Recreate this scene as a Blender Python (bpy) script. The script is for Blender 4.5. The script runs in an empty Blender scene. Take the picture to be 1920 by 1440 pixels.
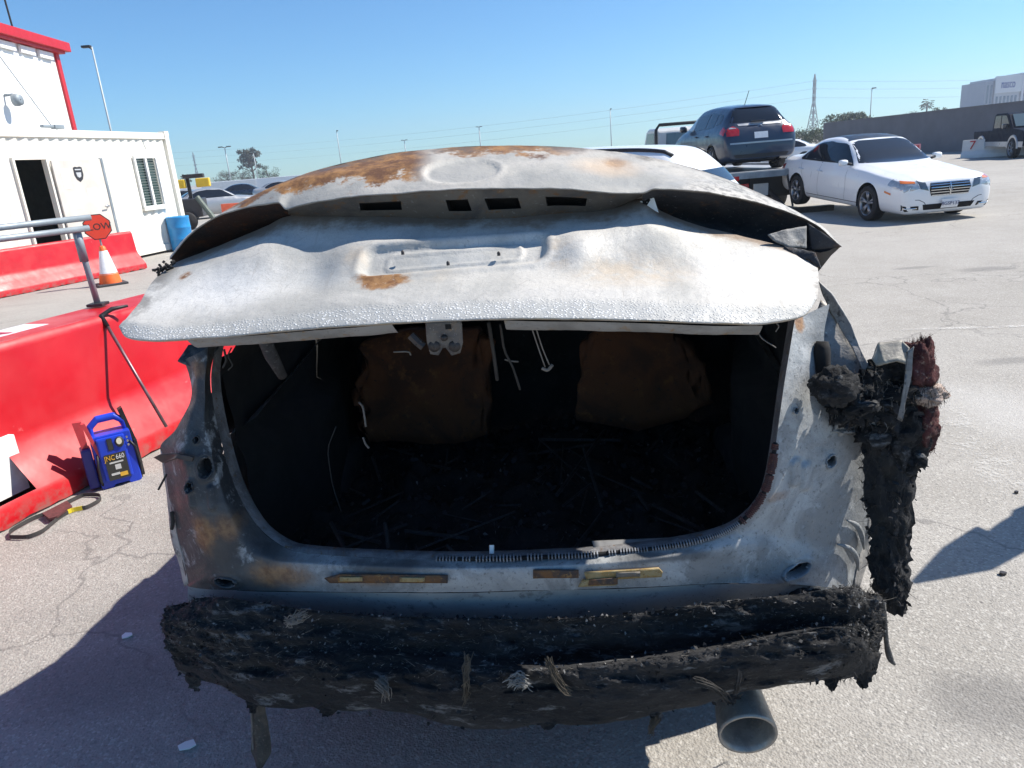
import bpy, bmesh, math, random
import numpy as np
from mathutils import Vector, Matrix, noise as mn
from mathutils.bvhtree import BVHTree
random.seed(7)
SC = bpy.context.scene
COL = SC.collection
RAD = math.radians
# ------------------------------------------------------------------ camera, world, sun, exposure
PITCH, ROLL = RAD(17.2), RAD(4.7)
cam = bpy.data.cameras.new('camera'); camo = bpy.data.objects.new('camera', cam); COL.objects.link(camo)
cam.sensor_width = 36.0; cam.lens = 36.0*1360/1920; cam.clip_end = 6000; cam.clip_start = 0.05
fw = Vector((0, math.cos(PITCH), -math.sin(PITCH))); r0 = Vector((1, 0, 0)); u0 = r0.cross(fw)
Rv = r0*math.cos(ROLL) - u0*math.sin(ROLL); Uv = r0*math.sin(ROLL) + u0*math.cos(ROLL)
M = Matrix((Rv, Uv, -fw)).transposed().to_4x4(); M.translation = (0, 0, 1.65)
camo.matrix_world = M
SC.camera = camo
SUN_AZ, SUN_EL = RAD(13), RAD(48)          # azimuth from +X towards +Y
wd = bpy.data.worlds.new('World'); SC.world = wd; wd.use_nodes = True
nt = wd.node_tree
sky = nt.nodes.new('ShaderNodeTexSky'); sky.sky_type = 'NISHITA'; sky.sun_disc = False
sky.sun_elevation = SUN_EL; sky.sun_rotation = RAD(90) - SUN_AZ
sky.altitude = 20; sky.air_density = 1.0; sky.dust_density = 0.05; sky.ozone_density = 3.0
tint = nt.nodes.new('ShaderNodeMix'); tint.data_type = 'RGBA'; tint.blend_type = 'MULTIPLY'; tint.inputs[0].default_value = 1; tint.inputs[7].default_value = (.57, .93, 1.20, 1)
nt.links.new(sky.outputs[0], tint.inputs[6]); nt.links.new(tint.outputs[2], nt.nodes['Background'].inputs[0]); nt.nodes['Background'].inputs[1].default_value = 0.078
sl = bpy.data.lights.new('sun', 'SUN'); sl.energy = 4.9; sl.angle = RAD(0.53); sl.color = (1.0, 0.94, 0.85)
so = bpy.data.objects.new('sun', sl); COL.objects.link(so)
sd = Vector((math.cos(SUN_EL)*math.cos(SUN_AZ), math.cos(SUN_EL)*math.sin(SUN_AZ), math.sin(SUN_EL)))
so.rotation_euler = sd.to_track_quat('Z', 'Y').to_euler(); so.location = sd*60
SC.view_settings.view_transform = 'Standard'; SC.view_settings.look = 'None'
SC.view_settings.gamma = 1; SC.view_settings.use_curve_mapping = False; SC.view_settings.exposure = 0.72

# ------------------------------------------------------------------ object helpers
def tag(o, label=None, cat=None, group=None, kind=None):
    if label: o['label'] = label
    if cat: o['category'] = cat
    if group: o['group'] = group
    if kind: o['kind'] = kind
    return o
def empty(name, loc=(0, 0, 0), rz=0, ry=0):
    o = bpy.data.objects.new(name, None); COL.objects.link(o); o.location = loc
    o.rotation_euler = (0, ry, rz); o.empty_display_size = 0.2
    return o
def put(name, me, mat, parent=None):
    o = bpy.data.objects.new(name, me); COL.objects.link(o)
    if mat is not None and not me.materials: me.materials.append(mat)
    if parent is not None: o.parent = parent
    return o
def copy_tree(o, parent=None):
    c = o.copy(); COL.objects.link(c); c.parent = parent
    for ch in o.children: copy_tree(ch, c)
    return c
class MB:
    """collects shapes into one mesh"""
    def __init__(s): s.v = []; s.f = []; s.uv = {}
    def add(s, v, f):
        n = len(s.v); s.v += [tuple(map(float, p)) for p in v]; s.f += [tuple(i+n for i in q) for q in f]; return s
    def box(s, a, b, rz=0, piv=None, bev=0):
        (x0, y0, z0), (x1, y1, z1) = a, b
        if bev:
            m = bmesh.new(); bmesh.ops.create_cube(m, size=1)
            for q in m.verts: q.co = Vector(((x0+x1)/2+q.co.x*(x1-x0), (y0+y1)/2+q.co.y*(y1-y0), (z0+z1)/2+q.co.z*(z1-z0)))
            bmesh.ops.bevel(m, geom=m.edges[:], offset=bev, segments=2, affect='EDGES', profile=0.6)
            m.verts.index_update(); vs = [tuple(q.co) for q in m.verts]; fs = [tuple(q.index for q in g.verts) for g in m.faces]; m.free()
        else:
            vs = [(x0,y0,z0),(x1,y0,z0),(x1,y1,z0),(x0,y1,z0),(x0,y0,z1),(x1,y0,z1),(x1,y1,z1),(x0,y1,z1)]
            fs = [(0,3,2,1),(4,5,6,7),(0,1,5,4),(1,2,6,5),(2,3,7,6),(3,0,4,7)]
        if rz:
            px, py = piv or ((x0+x1)/2, (y0+y1)/2); c, q = math.cos(rz), math.sin(rz)
            vs = [(px+(x-px)*c-(y-py)*q, py+(x-px)*q+(y-py)*c, z) for x, y, z in vs]
        return s.add(vs, fs)
    def tube(s, pts, r, n=8, cap=True):
        pts = [Vector(p) for p in pts]; m = len(pts); rs = r if isinstance(r, (list, tuple)) else [r]*m
        vs = []; fs = []; ref = None
        for i, p in enumerate(pts):
            t = (pts[min(i+1, m-1)] - pts[max(i-1, 0)]).normalized()
            if ref is None: ref = t.orthogonal().normalized()
            ref = (ref - t*ref.dot(t)).normalized(); b = t.cross(ref)
            for k in range(n):
                a = 2*math.pi*k/n; vs.append(p + (ref*math.cos(a)+b*math.sin(a))*rs[i])
        for i in range(m-1):
            for k in range(n): fs.append((i*n+k, i*n+(k+1) % n, (i+1)*n+(k+1) % n, (i+1)*n+k))
        if cap: fs.append(tuple(range(n-1, -1, -1))); fs.append(tuple((m-1)*n+k for k in range(n)))
        return s.add(vs, fs)
    def lathe(s, prof, n=24, c=(0, 0, 0), axis='Z', close=False):
        vs = []; fs = []; m = len(prof)
        for r, h in prof:
            for k in range(n):
                a = 2*math.pi*k/n; u, w = r*math.cos(a), r*math.sin(a)
                vs.append({'Z': (c[0]+u, c[1]+w, c[2]+h), 'Y': (c[0]+u, c[1]+h, c[2]+w), 'X': (c[0]+h, c[1]+u, c[2]+w)}[axis])
        for i in range(m if close else m-1):
            j = (i+1) % m
            for k in range(n): fs.append((i*n+k, i*n+(k+1) % n, j*n+(k+1) % n, j*n+k))
        return s.add(vs, fs)
    def prism(s, poly, a, b, axis='Z'):
        n = len(poly)
        def q(p, h): return {'Z': (p[0], p[1], h), 'Y': (p[0], h, p[1]), 'X': (h, p[0], p[1])}[axis]
        return s.add([q(p, a) for p in poly]+[q(p, b) for p in poly],
                     [tuple(range(n-1, -1, -1)), tuple(range(n, 2*n))]+[(i, (i+1) % n, n+(i+1) % n, n+i) for i in range(n)])
    def grid(s, g, skip=None, closeu=False):
        """g: rows x cols x 3"""
        g = np.asarray(g); r, c = g.shape[:2]; n0 = len(s.v); fs = []
        for i in range(r-1):
            for j in range(c-1 if not closeu else c):
                j2 = (j+1) % c
                if skip is not None and skip(i, j): continue
                fs.append((i*c+j, i*c+j2, (i+1)*c+j2, (i+1)*c+j))
        for i in range(r):
            for j in range(c): s.uv[n0+i*c+j] = (j/(c-1), i/(r-1))
        return s.add(g.reshape(-1, 3).tolist(), fs)
    def mesh(s, name, smooth=False, angle=None):
        me = bpy.data.meshes.new(name); me.from_pydata(s.v, [], s.f); me.update()
        if s.uv:
            ul = me.uv_layers.new(name='UVMap'); vi = np.zeros(len(me.loops), dtype=np.int32); me.loops.foreach_get('vertex_index', vi)
            tab = np.zeros((len(s.v), 2), dtype=np.float32)
            for k, q in s.uv.items(): tab[k] = q
            ul.data.foreach_set('uv', tab[vi].ravel())
        bm = bmesh.new(); bm.from_mesh(me)
        if not s.uv: bmesh.ops.recalc_face_normals(bm, faces=bm.faces)
        for f in bm.faces: f.smooth = bool(smooth) or angle is not None
        if angle is not None:
            for e in bm.edges:
                if len(e.link_faces) == 2 and e.calc_face_angle(0) > angle: e.smooth = False
        bm.to_mesh(me); bm.free()
        return me
    def build(s, name, mat, parent=None, smooth=False, angle=None): return put(name, s.mesh(name, smooth, angle), mat, parent)
def cat(pts, n):
    """Catmull-Rom resample of a polyline (chord length)"""
    p = np.asarray(pts, float); d = np.sqrt(((p[1:]-p[:-1])**2).sum(1))**.5; t = np.concatenate([[0], np.cumsum(d)])
    return hermite(t, p, np.linspace(0, t[-1], n))
def hermite(t, p, ts):
    t = np.asarray(t, float); p = np.asarray(p, float); p2 = p.reshape(len(t), -1); m = np.zeros_like(p2)
    h = t[1:]-t[:-1]; dl = (p2[1:]-p2[:-1])/h[:, None]
    m[0], m[-1] = dl[0], dl[-1]
    for i in range(1, len(t)-1):       # monotone (harmonic) tangents
        a, b = dl[i-1], dl[i]; w1, w2 = 2*h[i]+h[i-1], h[i]+2*h[i-1]
        with np.errstate(all='ignore'): q = (w1+w2)/(w1/a+w2/b)
        m[i] = np.where(a*b > 0, q, 0)
    k = np.clip(np.searchsorted(t, ts, side='right')-1, 0, len(t)-2); s = ((ts-t[k])/h[k])[:, None]
    out = (2*s**3-3*s**2+1)*p2[k]+(s**3-2*s**2+s)*h[k][:, None]*m[k]+(-2*s**3+3*s**2)*p2[k+1]+(s**3-s**2)*h[k][:, None]*m[k+1]
    return out.reshape((len(ts),)+p.shape[1:])
def rows_grid(rows, nu, nv):
    """rows: list of control polylines -> smooth grid nv x nu"""
    R = np.array([cat(r, nu) for r in rows])
    return hermite(np.arange(len(rows)), R, np.linspace(0, len(rows)-1, nv))
def fb(p, sc, oct=4):
    return mn.fractal(Vector(p)*sc, 0.9, 2.0, oct, noise_basis='PERLIN_ORIGINAL')
def text_mesh(s, size, depth=0.0):
    cu = bpy.data.curves.new('t', 'FONT'); cu.body = s; cu.size = size; cu.align_x = 'CENTER'; cu.align_y = 'CENTER'; cu.extrude = depth; cu.resolution_u = 3
    o = bpy.data.objects.new('t', cu); COL.objects.link(o); dg = bpy.context.evaluated_depsgraph_get(); dg.update()
    me = bpy.data.meshes.new_from_object(o.evaluated_get(dg)); bpy.data.objects.remove(o); bpy.data.curves.remove(cu); me.name = 'lettering'
    me.materials.clear(); return me
def text(s, size, mat, parent, xax, yax, loc, depth=0.001):
    """lettering whose reading direction is xax and up is yax"""
    me = text_mesh(s, size, depth); x = Vector(xax).normalized(); y = Vector(yax).normalized(); z = x.cross(y)
    m = Matrix((x, y, z)).transposed().to_4x4(); m.translation = loc; me.transform(m)
    return put('lettering', me, mat, parent)

# ------------------------------------------------------------------ materials
class NT:
    def __init__(s, name):
        s.m = bpy.data.materials.new(name); s.m.use_nodes = True; s.t = s.m.node_tree; s.b = s.t.nodes['Principled BSDF']; s._oc = None
    def n(s, ty, **kw):
        q = s.t.nodes.new(ty)
        for k, v in kw.items(): setattr(q, k, v)
        return q
    def w(s, dst, val):
        if hasattr(val, 'is_output'): s.t.links.new(val, dst)
        elif isinstance(val, (tuple, list)) and len(val) == 3 and dst.type == 'RGBA': dst.default_value = (*val, 1)
        else: dst.default_value = val
    @property
    def oc(s):
        if s._oc is None: s._oc = s.n('ShaderNodeTexCoord')
        return s._oc.outputs['Object']
    @property
    def uv(s): s.oc; return s._oc.outputs['UV']
    def noise(s, scale, detail=4, rough=.6, vec=None, dist=0, col=False):
        q = s.n('ShaderNodeTexNoise'); s.w(q.inputs['Vector'], vec if vec is not None else s.oc)
        q.inputs['Scale'].default_value = scale; q.inputs['Detail'].default_value = detail; q.inputs['Roughness'].default_value = rough; q.inputs['Distortion'].default_value = dist
        return q.outputs[1 if col else 0]
    def vor(s, scale, vec=None, feat='F1', out=0):
        q = s.n('ShaderNodeTexVoronoi', feature=feat); s.w(q.inputs['Vector'], vec if vec is not None else s.oc); q.inputs['Scale'].default_value = scale
        return q.outputs[out]
    def mp(s, vec, scale=(1, 1, 1), loc=(0, 0, 0)):
        q = s.n('ShaderNodeMapping'); s.w(q.inputs[0], vec); q.inputs['Scale'].default_value = scale; q.inputs['Location'].default_value = loc; return q.outputs[0]
    def ma(s, op, a, b=0.0, c=None, clamp=False):
        q = s.n('ShaderNodeMath', operation=op, use_clamp=clamp); s.w(q.inputs[0], a); s.w(q.inputs[1], b)
        if c is not None: s.w(q.inputs[2], c)
        return q.outputs[0]
    def mr(s, v, a, b, c=0.0, d=1.0):
        q = s.n('ShaderNodeMapRange', interpolation_type='SMOOTHSTEP'); s.w(q.inputs[0], v)
        for i, k in enumerate((a, b, c, d)): q.inputs[i+1].default_value = k
        return q.outputs[0]
    def mix(s, f, a, b):
        q = s.n('ShaderNodeMix', data_type='RGBA'); s.w(q.inputs[0], f); s.w(q.inputs[6], a); s.w(q.inputs[7], b); return q.outputs[2]
    def mul(s, a, b):
        q = s.n('ShaderNodeMix', data_type='RGBA', blend_type='MULTIPLY'); q.inputs[0].default_value = 1; s.w(q.inputs[6], a); s.w(q.inputs[7], b); return q.outputs[2]
    def sep(s, vec):
        q = s.n('ShaderNodeSeparateXYZ'); s.w(q.inputs[0], vec); return q.outputs
    def blob(s, c, r, edge=.35, amp=.5, nsc=14, vec=None):
        """noisy patch with a centre and radii"""
        v = s.n('ShaderNodeVectorMath', operation='SUBTRACT'); s.w(v.inputs[0], vec if vec is not None else s.oc); v.inputs[1].default_value = c
        k = s.n('ShaderNodeVectorMath', operation='DIVIDE'); s.t.links.new(v.outputs[0], k.inputs[0]); k.inputs[1].default_value = r
        l = s.n('ShaderNodeVectorMath', operation='LENGTH'); s.t.links.new(k.outputs[0], l.inputs[0])
        nz = s.noise(nsc, 5, .65); d = s.ma('ADD', l.outputs['Value'], s.ma('MULTIPLY', s.ma('SUBTRACT', nz, .5), amp*2))
        return s.mr(d, 1.0, 1.0-edge)
    def bump(s, h, strength=.3, dist=.01):
        q = s.n('ShaderNodeBump'); s.w(q.inputs['Height'], h); q.inputs['Strength'].default_value = strength; q.inputs['Distance'].default_value = dist; s.t.links.new(q.outputs[0], s.b.inputs['Normal'])
    def out(s, col=None, rough=None, metal=None, **kw):
        if col is not None: s.w(s.b.inputs['Base Color'], col)
        if rough is not None: s.w(s.b.inputs['Roughness'], rough)
        if metal is not None: s.w(s.b.inputs['Metallic'], metal)
        for k, v in kw.items(): s.w(s.b.inputs[k.replace('_', ' ')], v)
        return s.m
def simple(name, col, rough=.5, metal=0.0, var=.12, sc=6, bump=0.0, bsc=60, coat=0.0, bd=.004):
    t = NT(name); k = t.mr(t.noise(sc, 5, .6), .3, .7, 1-var, 1+var*.6)
    cc = t.n('ShaderNodeCombineColor'); [t.w(cc.inputs[i], k) for i in range(3)]
    if bump: t.bump(t.noise(bsc, 4, .6), bump, bd)
    r = t.mr(t.noise(sc*2.3, 4, .6), .3, .7, max(rough-.08, 0.02), min(rough+.1, 1))
    t.out(t.mul(col, cc.outputs[0]), r, metal)
    if coat: t.b.inputs['Coat Weight'].default_value = coat; t.b.inputs['Coat Roughness'].default_value = .04
    return t.m
def glass_dark(name, col=(.012, .014, .018), rough=.04):
    t = NT(name); t.out(col, rough, 0.0); t.b.inputs['Specular IOR Level'].default_value = .7
    return t.m
MT = {}
MT['white_paint'] = simple('white_paint', (.78, .79, .80), .35, 0, .015, 2, coat=.6)
MT['blue_paint'] = simple('blue_paint', (.018, .032, .062), .35, .15, .06, 2, coat=.6)
MT['dark_paint'] = simple('dark_paint', (.012, .018, .035), .3, .2, .08, 2, coat=1)
MT['silver_paint'] = simple('silver_paint', (.42, .43, .44), .35, .5, .06, 2, coat=.6)
MT['tyre'] = simple('tyre', (.018, .018, .02), .8, 0, .25, 9, .2, 80)
MT['rim'] = simple('rim', (.30, .30, .31), .35, .7, .1, 8)
MT['black_plastic'] = simple('black_plastic', (.015, .015, .017), .5, 0, .15, 8)
MT['void'] = simple('void', (.006, .006, .007), .9, 0, .1, 5)
MT['glass'] = glass_dark('glass')
MT['glass_clear'] = glass_dark('glass_clear', (.10, .14, .16), .06)
MT['chrome'] = simple('chrome', (.6, .61, .62), .18, 1, .05, 8)
MT['red_lens'] = simple('red_lens', (.45, .012, .014), .15, 0, .15, 14, coat=1)
MT['clear_lens'] = simple('clear_lens', (.45, .48, .5), .12, .3, .25, 20, coat=1)
MT['amber_lens'] = simple('amber_lens', (.65, .16, .015), .2, 0, .15, 14, coat=1)
MT['plate'] = simple('plate', (.75, .76, .78), .4, 0, .06, 12)
MT['plate_ink'] = simple('plate_ink', (.03, .05, .16), .5)
MT['galv'] = simple('galv', (.26, .30, .33), .55, .3, .2, 5)
MT['dark_metal'] = simple('dark_metal', (.06, .055, .055), .5, .6, .3, 9)
def red_plastic():
    t = NT('red_barrier_plastic'); z = t.sep(t.oc)
    n1 = t.noise(1.3, 5, .6); n2 = t.noise(28, 4, .7, t.mp(t.oc, (1, .25, .25)))
    c = t.mix(t.mr(n1, .3, .75), (.44, .004, .009), (.52, .008, .015))
    sc = t.mr(n2, .66, .74, 0, .35); c = t.mix(sc, c, (.75, .25, .24))
    dirt = t.ma('MULTIPLY', t.mr(z[2], .16, .0), t.mr(t.noise(9, 5, .7), .4, .62), clamp=True)
    c = t.mix(t.ma('MULTIPLY', dirt, .7), c, (.22, .14, .12))
    t.bump(t.noise(5, 3, .5), .12, .02)
    return t.out(c, t.mr(t.noise(4, 4, .6), .3, .7, .32, .5), 0.0)
MT['red_plastic'] = red_plastic()
MT['red_trim'] = simple('red_trim', (.48, .012, .022), .45, 0, .08, 3)
MT['cream_steel'] = None
def cream():
    t = NT('cream_container_paint'); z = t.sep(t.oc)
    c = t.mix(t.mr(t.noise(1.2, 5, .6), .3, .7), (.78, .76, .69), (.72, .69, .60))
    st = t.ma('MULTIPLY', t.mr(t.noise(3.5, 5, .7, t.mp(t.oc, (5, 5, .35))), .58, .75), .4)
    c = t.mix(st, c, (.50, .40, .28)); c = t.mix(t.ma('MULTIPLY', t.mr(t.noise(40, 3, .7), .70, .74), .6), c, (.3, .15, .08))
    return t.out(c, .45, 0.0)
MT['cream_steel'] = cream()
MT['white_steel'] = simple('white_steel', (.80, .80, .79), .5, 0, .04, 1.5)
# ------------------------------------------------------------------ ground
def asphalt():
    t = NT('worn_light_asphalt')
    big = t.noise(.22, 5, .6); mid = t.noise(1.7, 5, .65); fine = t.noise(70, 5, .75); grit = t.vor(130, feat='F1'); spk = t.vor(120, out=1)
    base = t.mix(t.mr(big, .35, .7), (.29, .272, .243), (.35, .33, .30))
    base = t.mix(t.mr(mid, .35, .7, 0, .5), base, (.39, .37, .34))
    sp = t.sep(spk); base = t.mix(t.mr(sp[0], .74, .95, 0, .5), base, (.52, .50, .46))
    base = t.mix(t.mr(sp[1], .78, .97, 0, .5), base, (.16, .155, .145))
    base = t.mix(t.mr(fine, .50, .70, 0, .45), base, (.19, .182, .17))
    lg = t.mr(t.vor(11, out=0), .10, .03, 0, .75); lg = t.ma('MULTIPLY', lg, t.mr(t.noise(2.1, 3, .6), .52, .62)); base = t.mix(lg, base, (.10, .095, .09))
    # cracks
    cv = t.n('ShaderNodeVectorMath', operation='ADD'); t.w(cv.inputs[0], t.oc); t.w(cv.inputs[1], t.noise(1.1, 4, .6, col=True))
    cr = t.mr(t.vor(.45, cv.outputs[0], 'DISTANCE_TO_EDGE'), .006, .001); cr = t.ma('MULTIPLY', cr, t.mr(t.noise(.35, 3, .5), .40, .52))
    sc_ = t.mr(t.noise(1.6, 6, .75, t.mp(t.oc, (.18, 1.6, 1))), .56, .70, 0, .28); base = t.mix(sc_, base, (.20, .19, .18))
    base = t.mix(t.ma('MULTIPLY', cr, .5), base, (.12, .115, .11))
    # oil stains and tyre scuffs with their own shapes
    st = None
    for c, r in (((5.6, 8.3, 0), (.42, .2, 1)), ((6.4, 8.2, 0), (.45, .16, 1)), ((5.0, 8.75, 0), (.4, .12, 1)), ((9.5, 16, 0), (1.6, .5, 1)), ((4.4, 11, 0), (.8, .3, 1)), ((-5.2, 9.5, 0), (.9, .5, 1)), ((-1.0, 3.0, 0), (1.0, 1.5, 1)), ((1.35, 1.75, 0), (.25, .2, 1)), ((-1.5, 2.2, 0), (.5, .3, 1)), ((3.6, 4.9, 0), (.35, .12, 1)), ((8.6, 10.6, 0), (.9, .2, 1))):
        k = t.blob(c, r, .7, .35, 2.2); st = k if st is None else t.ma('MAXIMUM', st, k)
    base = t.mix(t.ma('MULTIPLY', st, .5), base, (.13, .125, .12))
    # worn-off paint wash
    wv = t.blob((2.9, 3.95, 0), (.55, .75, 1), .8, .4, 2.4); base = t.mix(t.ma('MULTIPLY', wv, .35), base, (.55, .54, .52))
    h = t.ma('ADD', t.ma('MULTIPLY', grit, .7), fine); t.bump(h, .7, .006)
    return t.out(base, .9, 0.0)
MT['asphalt'] = asphalt()
g = MB(); g.grid([[(x, y, 0) for x in np.linspace(-1500, 1500, 41)] for y in np.linspace(-600, 2400, 41)]); g.uv = {}
tag(g.build('ground', MT['asphalt']), kind='structure')
def worn_line(name, a, b, w, mat='line', z=.004):
    a = Vector((*a, z)); b = Vector((*b, z)); d = (b-a).normalized(); p = Vector((-d.y, d.x, 0))*w/2
    n = 24; m = MB(); m.grid([[tuple(a.lerp(b, i/n)+p*s) for i in range(n+1)] for s in (-1, 1)])
    return tag(m.build(name, MT[mat]), kind='structure')
def linemat(name, lo, hi, top):
    """worn paint: chips of white left on the asphalt, the rest bare"""
    t = NT(name); v = t.sep(t.uv); k = t.mr(t.noise(5, 6, .75), lo, hi); g = t.mr(t.noise(55, 4, .8), .38, .60)
    e = t.ma('ADD', t.ma('ABSOLUTE', t.ma('SUBTRACT', v[1], .5)), t.ma('MULTIPLY', t.ma('SUBTRACT', t.noise(16, 5, .7), .5), .5)); e = t.mr(e, .48, .30)
    e2 = t.ma('MULTIPLY', t.mr(v[0], .0, .12), t.mr(v[0], 1.0, .88))
    al = t.ma('MULTIPLY', t.ma('MULTIPLY', k, g), t.ma('MULTIPLY', e, t.ma('MULTIPLY', e2, top)))
    t.bump(t.noise(60, 4, .7), .5, .005); return t.out((.62, .605, .57), .85, Alpha=al)
MT['line'] = linemat('worn_white_road_paint', .34, .56, .9); MT['line_faint'] = linemat('faded_road_paint', .40, .66, .6)
worn_line('painted_line', (3.0, 6.03), (9.0, 4.75), .085)
worn_line('painted_line', (2.6392,4.3641,0)[:2], (2.2753,2.8535,0)[:2], .30, 'line_faint')
worn_line('painted_line', (10.5, 11.6), (19, 12.3), .12)
worn_line('painted_line', (12.5, 20.0), (20, 19.4), .12)

# ------------------------------------------------------------------ left side: barriers
def barrier(name, label, p0, direction, length, h, top, notch=None):
    """red plastic jersey barrier; p0 = near end of the visible face's foot, local +y along it, face looks to local +x"""
    a = math.atan2(-direction[0], direction[1]); o = empty(name, (*p0, 0), a)
    w = top+.48
    prof = [(0, 0), (0, .10), (-.015, .13), (-.10, .24), (-.175, .345), (-.195, .40), (-.225, h-.05), (-.235, h-.018), (-.255, h),
            (-w+.255, h), (-w+.235, h-.018), (-w+.225, h-.05), (-w+.195, .40), (-w+.175, .345), (-w+.015, .13), (-w, .10), (-w, 0)]
    n = 140; rows = []
    for i in range(n+1):
        y = length*i/n; row = []
        for k, (x, z) in enumerate(prof):
            e = fb((x*2+p0[0], y*1.1, z*2), 1.6)*.008
            zz = z if z > .05 else max(0, .012+.022*fb((y*4, x, 3), 2))
            row.append((x+e, y, zz+(e*.5 if z > h-.03 else 0)))
        rows.append(row)
    def sk(i, j):
        if not notch: return False
        y = length*(i+.5)/n; return notch[0] < y < notch[1] and 2 <= j <= 3
    m = MB(); m.grid(rows, sk); m.uv = {}
    k = len(m.v)
    m.add(rows[0], [tuple(range(len(prof)))]); m.add(rows[-1], [tuple(range(len(prof)-1, -1, -1))])
    m.build('shell', MT['red_plastic'], o, angle=.6)
    tag(o, label, 'barrier', 'red plastic barriers')
    return o, prof, w
NB, nprof, nw = barrier('traffic_barrier', 'long red plastic barrier behind the blue jump starter', (-3.35, 1.55), (.318, .948), 6.2, .90, .42, (2.05, 2.24))
# bolted rail foot, sticker and notch filling on the near barrier
MT['white_foam'] = simple('white_foam', (.80, .80, .78), .7, 0, .12, 14, .4, 40)
m = MB(); m.box((-.19, 1.98, .10), (-.15, 2.32, .42)); m.build('notch_filling', MT['white_foam'], NB)
MT['sticker'] = simple('sticker', (.72, .66, .70), .5, 0, .1, 20)
m = MB(); m.box((-.62, 2.15, .9015), (-.42, 2.92, .9045)); st = m.build('sticker', MT['sticker'], NB)
MT['wine_ink'] = simple('wine_ink', (.42, .02, .06), .5)
text('ON', .27, MT['wine_ink'], st, (0, 1, 0), (-1, 0, 0), (-.52, 2.5, .906))
barrier('traffic_barrier', 'red plastic barrier in front of the container office with the slow sign before it', (-9.7, 11.0), (.38, .925), 5.35, .81, .17)

# gate rail on the near barrier (two grey pipes on a bolted post)
gr = empty('gate_rail', (-2.7955,5,0.9137))
def rel(p, o): return tuple(Vector(p)-Vector(o))
b0 = (-2.7955,5,0.9137)
m = MB(); m.tube([(0, 0, .0), (-.012, 0, .26), (-.02, 0, .5)], [.021, .021, .021], 12); m.build('post', MT['galv'], gr, True)
m = MB(); m.tube([(-.018, 0, .30), (-.021, 0, .53)], .028, 12); m.build('sleeve', MT['galv'], gr, True)
m = MB(); m.box((-.055, -.05, -.004), (.055, .05, .016), bev=.004); m.build('foot_plate', MT['dark_metal'], gr)
for zz, dy in ((.505, 0), (.572, .05)):
    q = MB(); q.tube([(.05, .03+dy, zz+.01), (-.4, -.45+dy, zz+.004), (-1.6, -1.75+dy, zz-.01)], .021, 10); q.build('rail', MT['galv'], gr, True)
tag(gr, 'grey pipe gate rail on a bolted post above the near red barrier', 'gate rail')

# leaning rod against the near barrier
lp = empty('pry_bar', (-2.1977,4.35,0.2095))
a = Vector(rel((-2.5797,4.62,0.9001), (-2.1977,4.35,0.2095)))
m = MB(); m.tube([(0, 0, 0), tuple(a*.5), tuple(a*.97)], .0105, 10); m.build('shaft', simple('rod_metal', (.20, .13, .14), .4, .6, .3, 20), lp, True)
m = MB(); m.tube([tuple(a*.90), tuple(a), tuple(a+Vector((.05, .05, .03))), tuple(a+Vector((.13, .10, .035)))], [.014, .016, .014, .008], 8); m.build('hook_end', MT['black_plastic'], lp, True)
tag(lp, 'thin dark rod with a hooked end leaning on the near red barrier', 'pry bar')

# ------------------------------------------------------------------ container office
CD = Vector((.2, .98, 0)).normalized(); CN = Vector((CD.y, -CD.x, 0))
cont = empty('container_office', (-9.67, 15.44, 0), math.atan2(CD.y, CD.x))   # local +x along the wall, -y = outwards (to the lot)
def W(s, o, z): return (s, -o, z)
mm = MB(); rows = []; S0, S1 = -4.2, 5.12
# corrugated wall with openings for door and window
per = .278; xs = []; k = S0
while k < S1: xs += [(k, 0), (k+.07, 0), (k+.105, .036), (k+.175, .036), (k+.21+.068, 0)][:4]; k += per
xs.append((S1, 0))
zs = [.22, .46, 1.2, 2.42, 2.86]
def opening(sa, sb, za, zb):
    c = (sa+sb)/2; z = (za+zb)/2
    return (0.06 < c < .90 and z < 2.42) or (3.74 < c < 4.55 and 1.2 < z < 2.42)
for i in range(len(xs)-1):
    for j in range(len(zs)-1):
        (s0, d0), (s1, d1) = xs[i], xs[i+1]
        if opening(s0, s1, zs[j], zs[j+1]): continue
        mm.add([(s0, d0, zs[j]), (s1, d1, zs[j]), (s1, d1, zs[j+1]), (s0, d0, zs[j+1])], [(0, 1, 2, 3)])
mm.build('corrugated_wall', MT['cream_steel'], cont)
m = MB(); m.box((S0, -.03, 2.86), (S1+.0, .10, 3.02), bev=.01); m.build('top_rail', MT['cream_steel'], cont)
m = MB(); m.box((S0, -.03, .06), (S1, .10, .22), bev=.01); m.build('bottom_rail', MT['cream_steel'], cont)
m = MB(); m.box((S1, -.045, .04), (S1+.17, .13, 3.05), bev=.012); m.build('corner_post', MT['cream_steel'], cont)
for zz in (.04, 2.93):
    m = MB(); m.box((S1-.005, -.052, zz), (S1+.178, .14, zz+.13), bev=.01); m.build('corner_casting', MT['cream_steel'], cont)
m = MB(); m.box((S0, .10, 2.98), (S1+.1, 2.44, 3.01)); m.box((S0, .11, .2), (S1+.1, 2.40, .24)); m.build('roof', MT['cream_steel'], cont)
m = MB(); m.box((S1+.03, .13, .2), (S1+.06, 2.4, 2.98)); m.build('end_wall', MT['cream_steel'], cont)
m = MB(); m.box((S0, 2.38, .24), (S1, 2.41, 2.98)); m.build('back_wall', simple('panelling', (.10, .12, .13), .8), cont)
m = MB(); m.box((.35, 1.2, .24), (1.5, 1.7, 1.0), bev=.02); m.box((-.3, 1.9, .24), (.4, 2.35, 1.9)); m.build('desk', simple('desk', (.05, .05, .055), .6), cont)
m = MB(); [m.box((-.02, .0, 1.55+i*.09), (.95, .02, 1.60+i*.09)) for i in range(0)]
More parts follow.
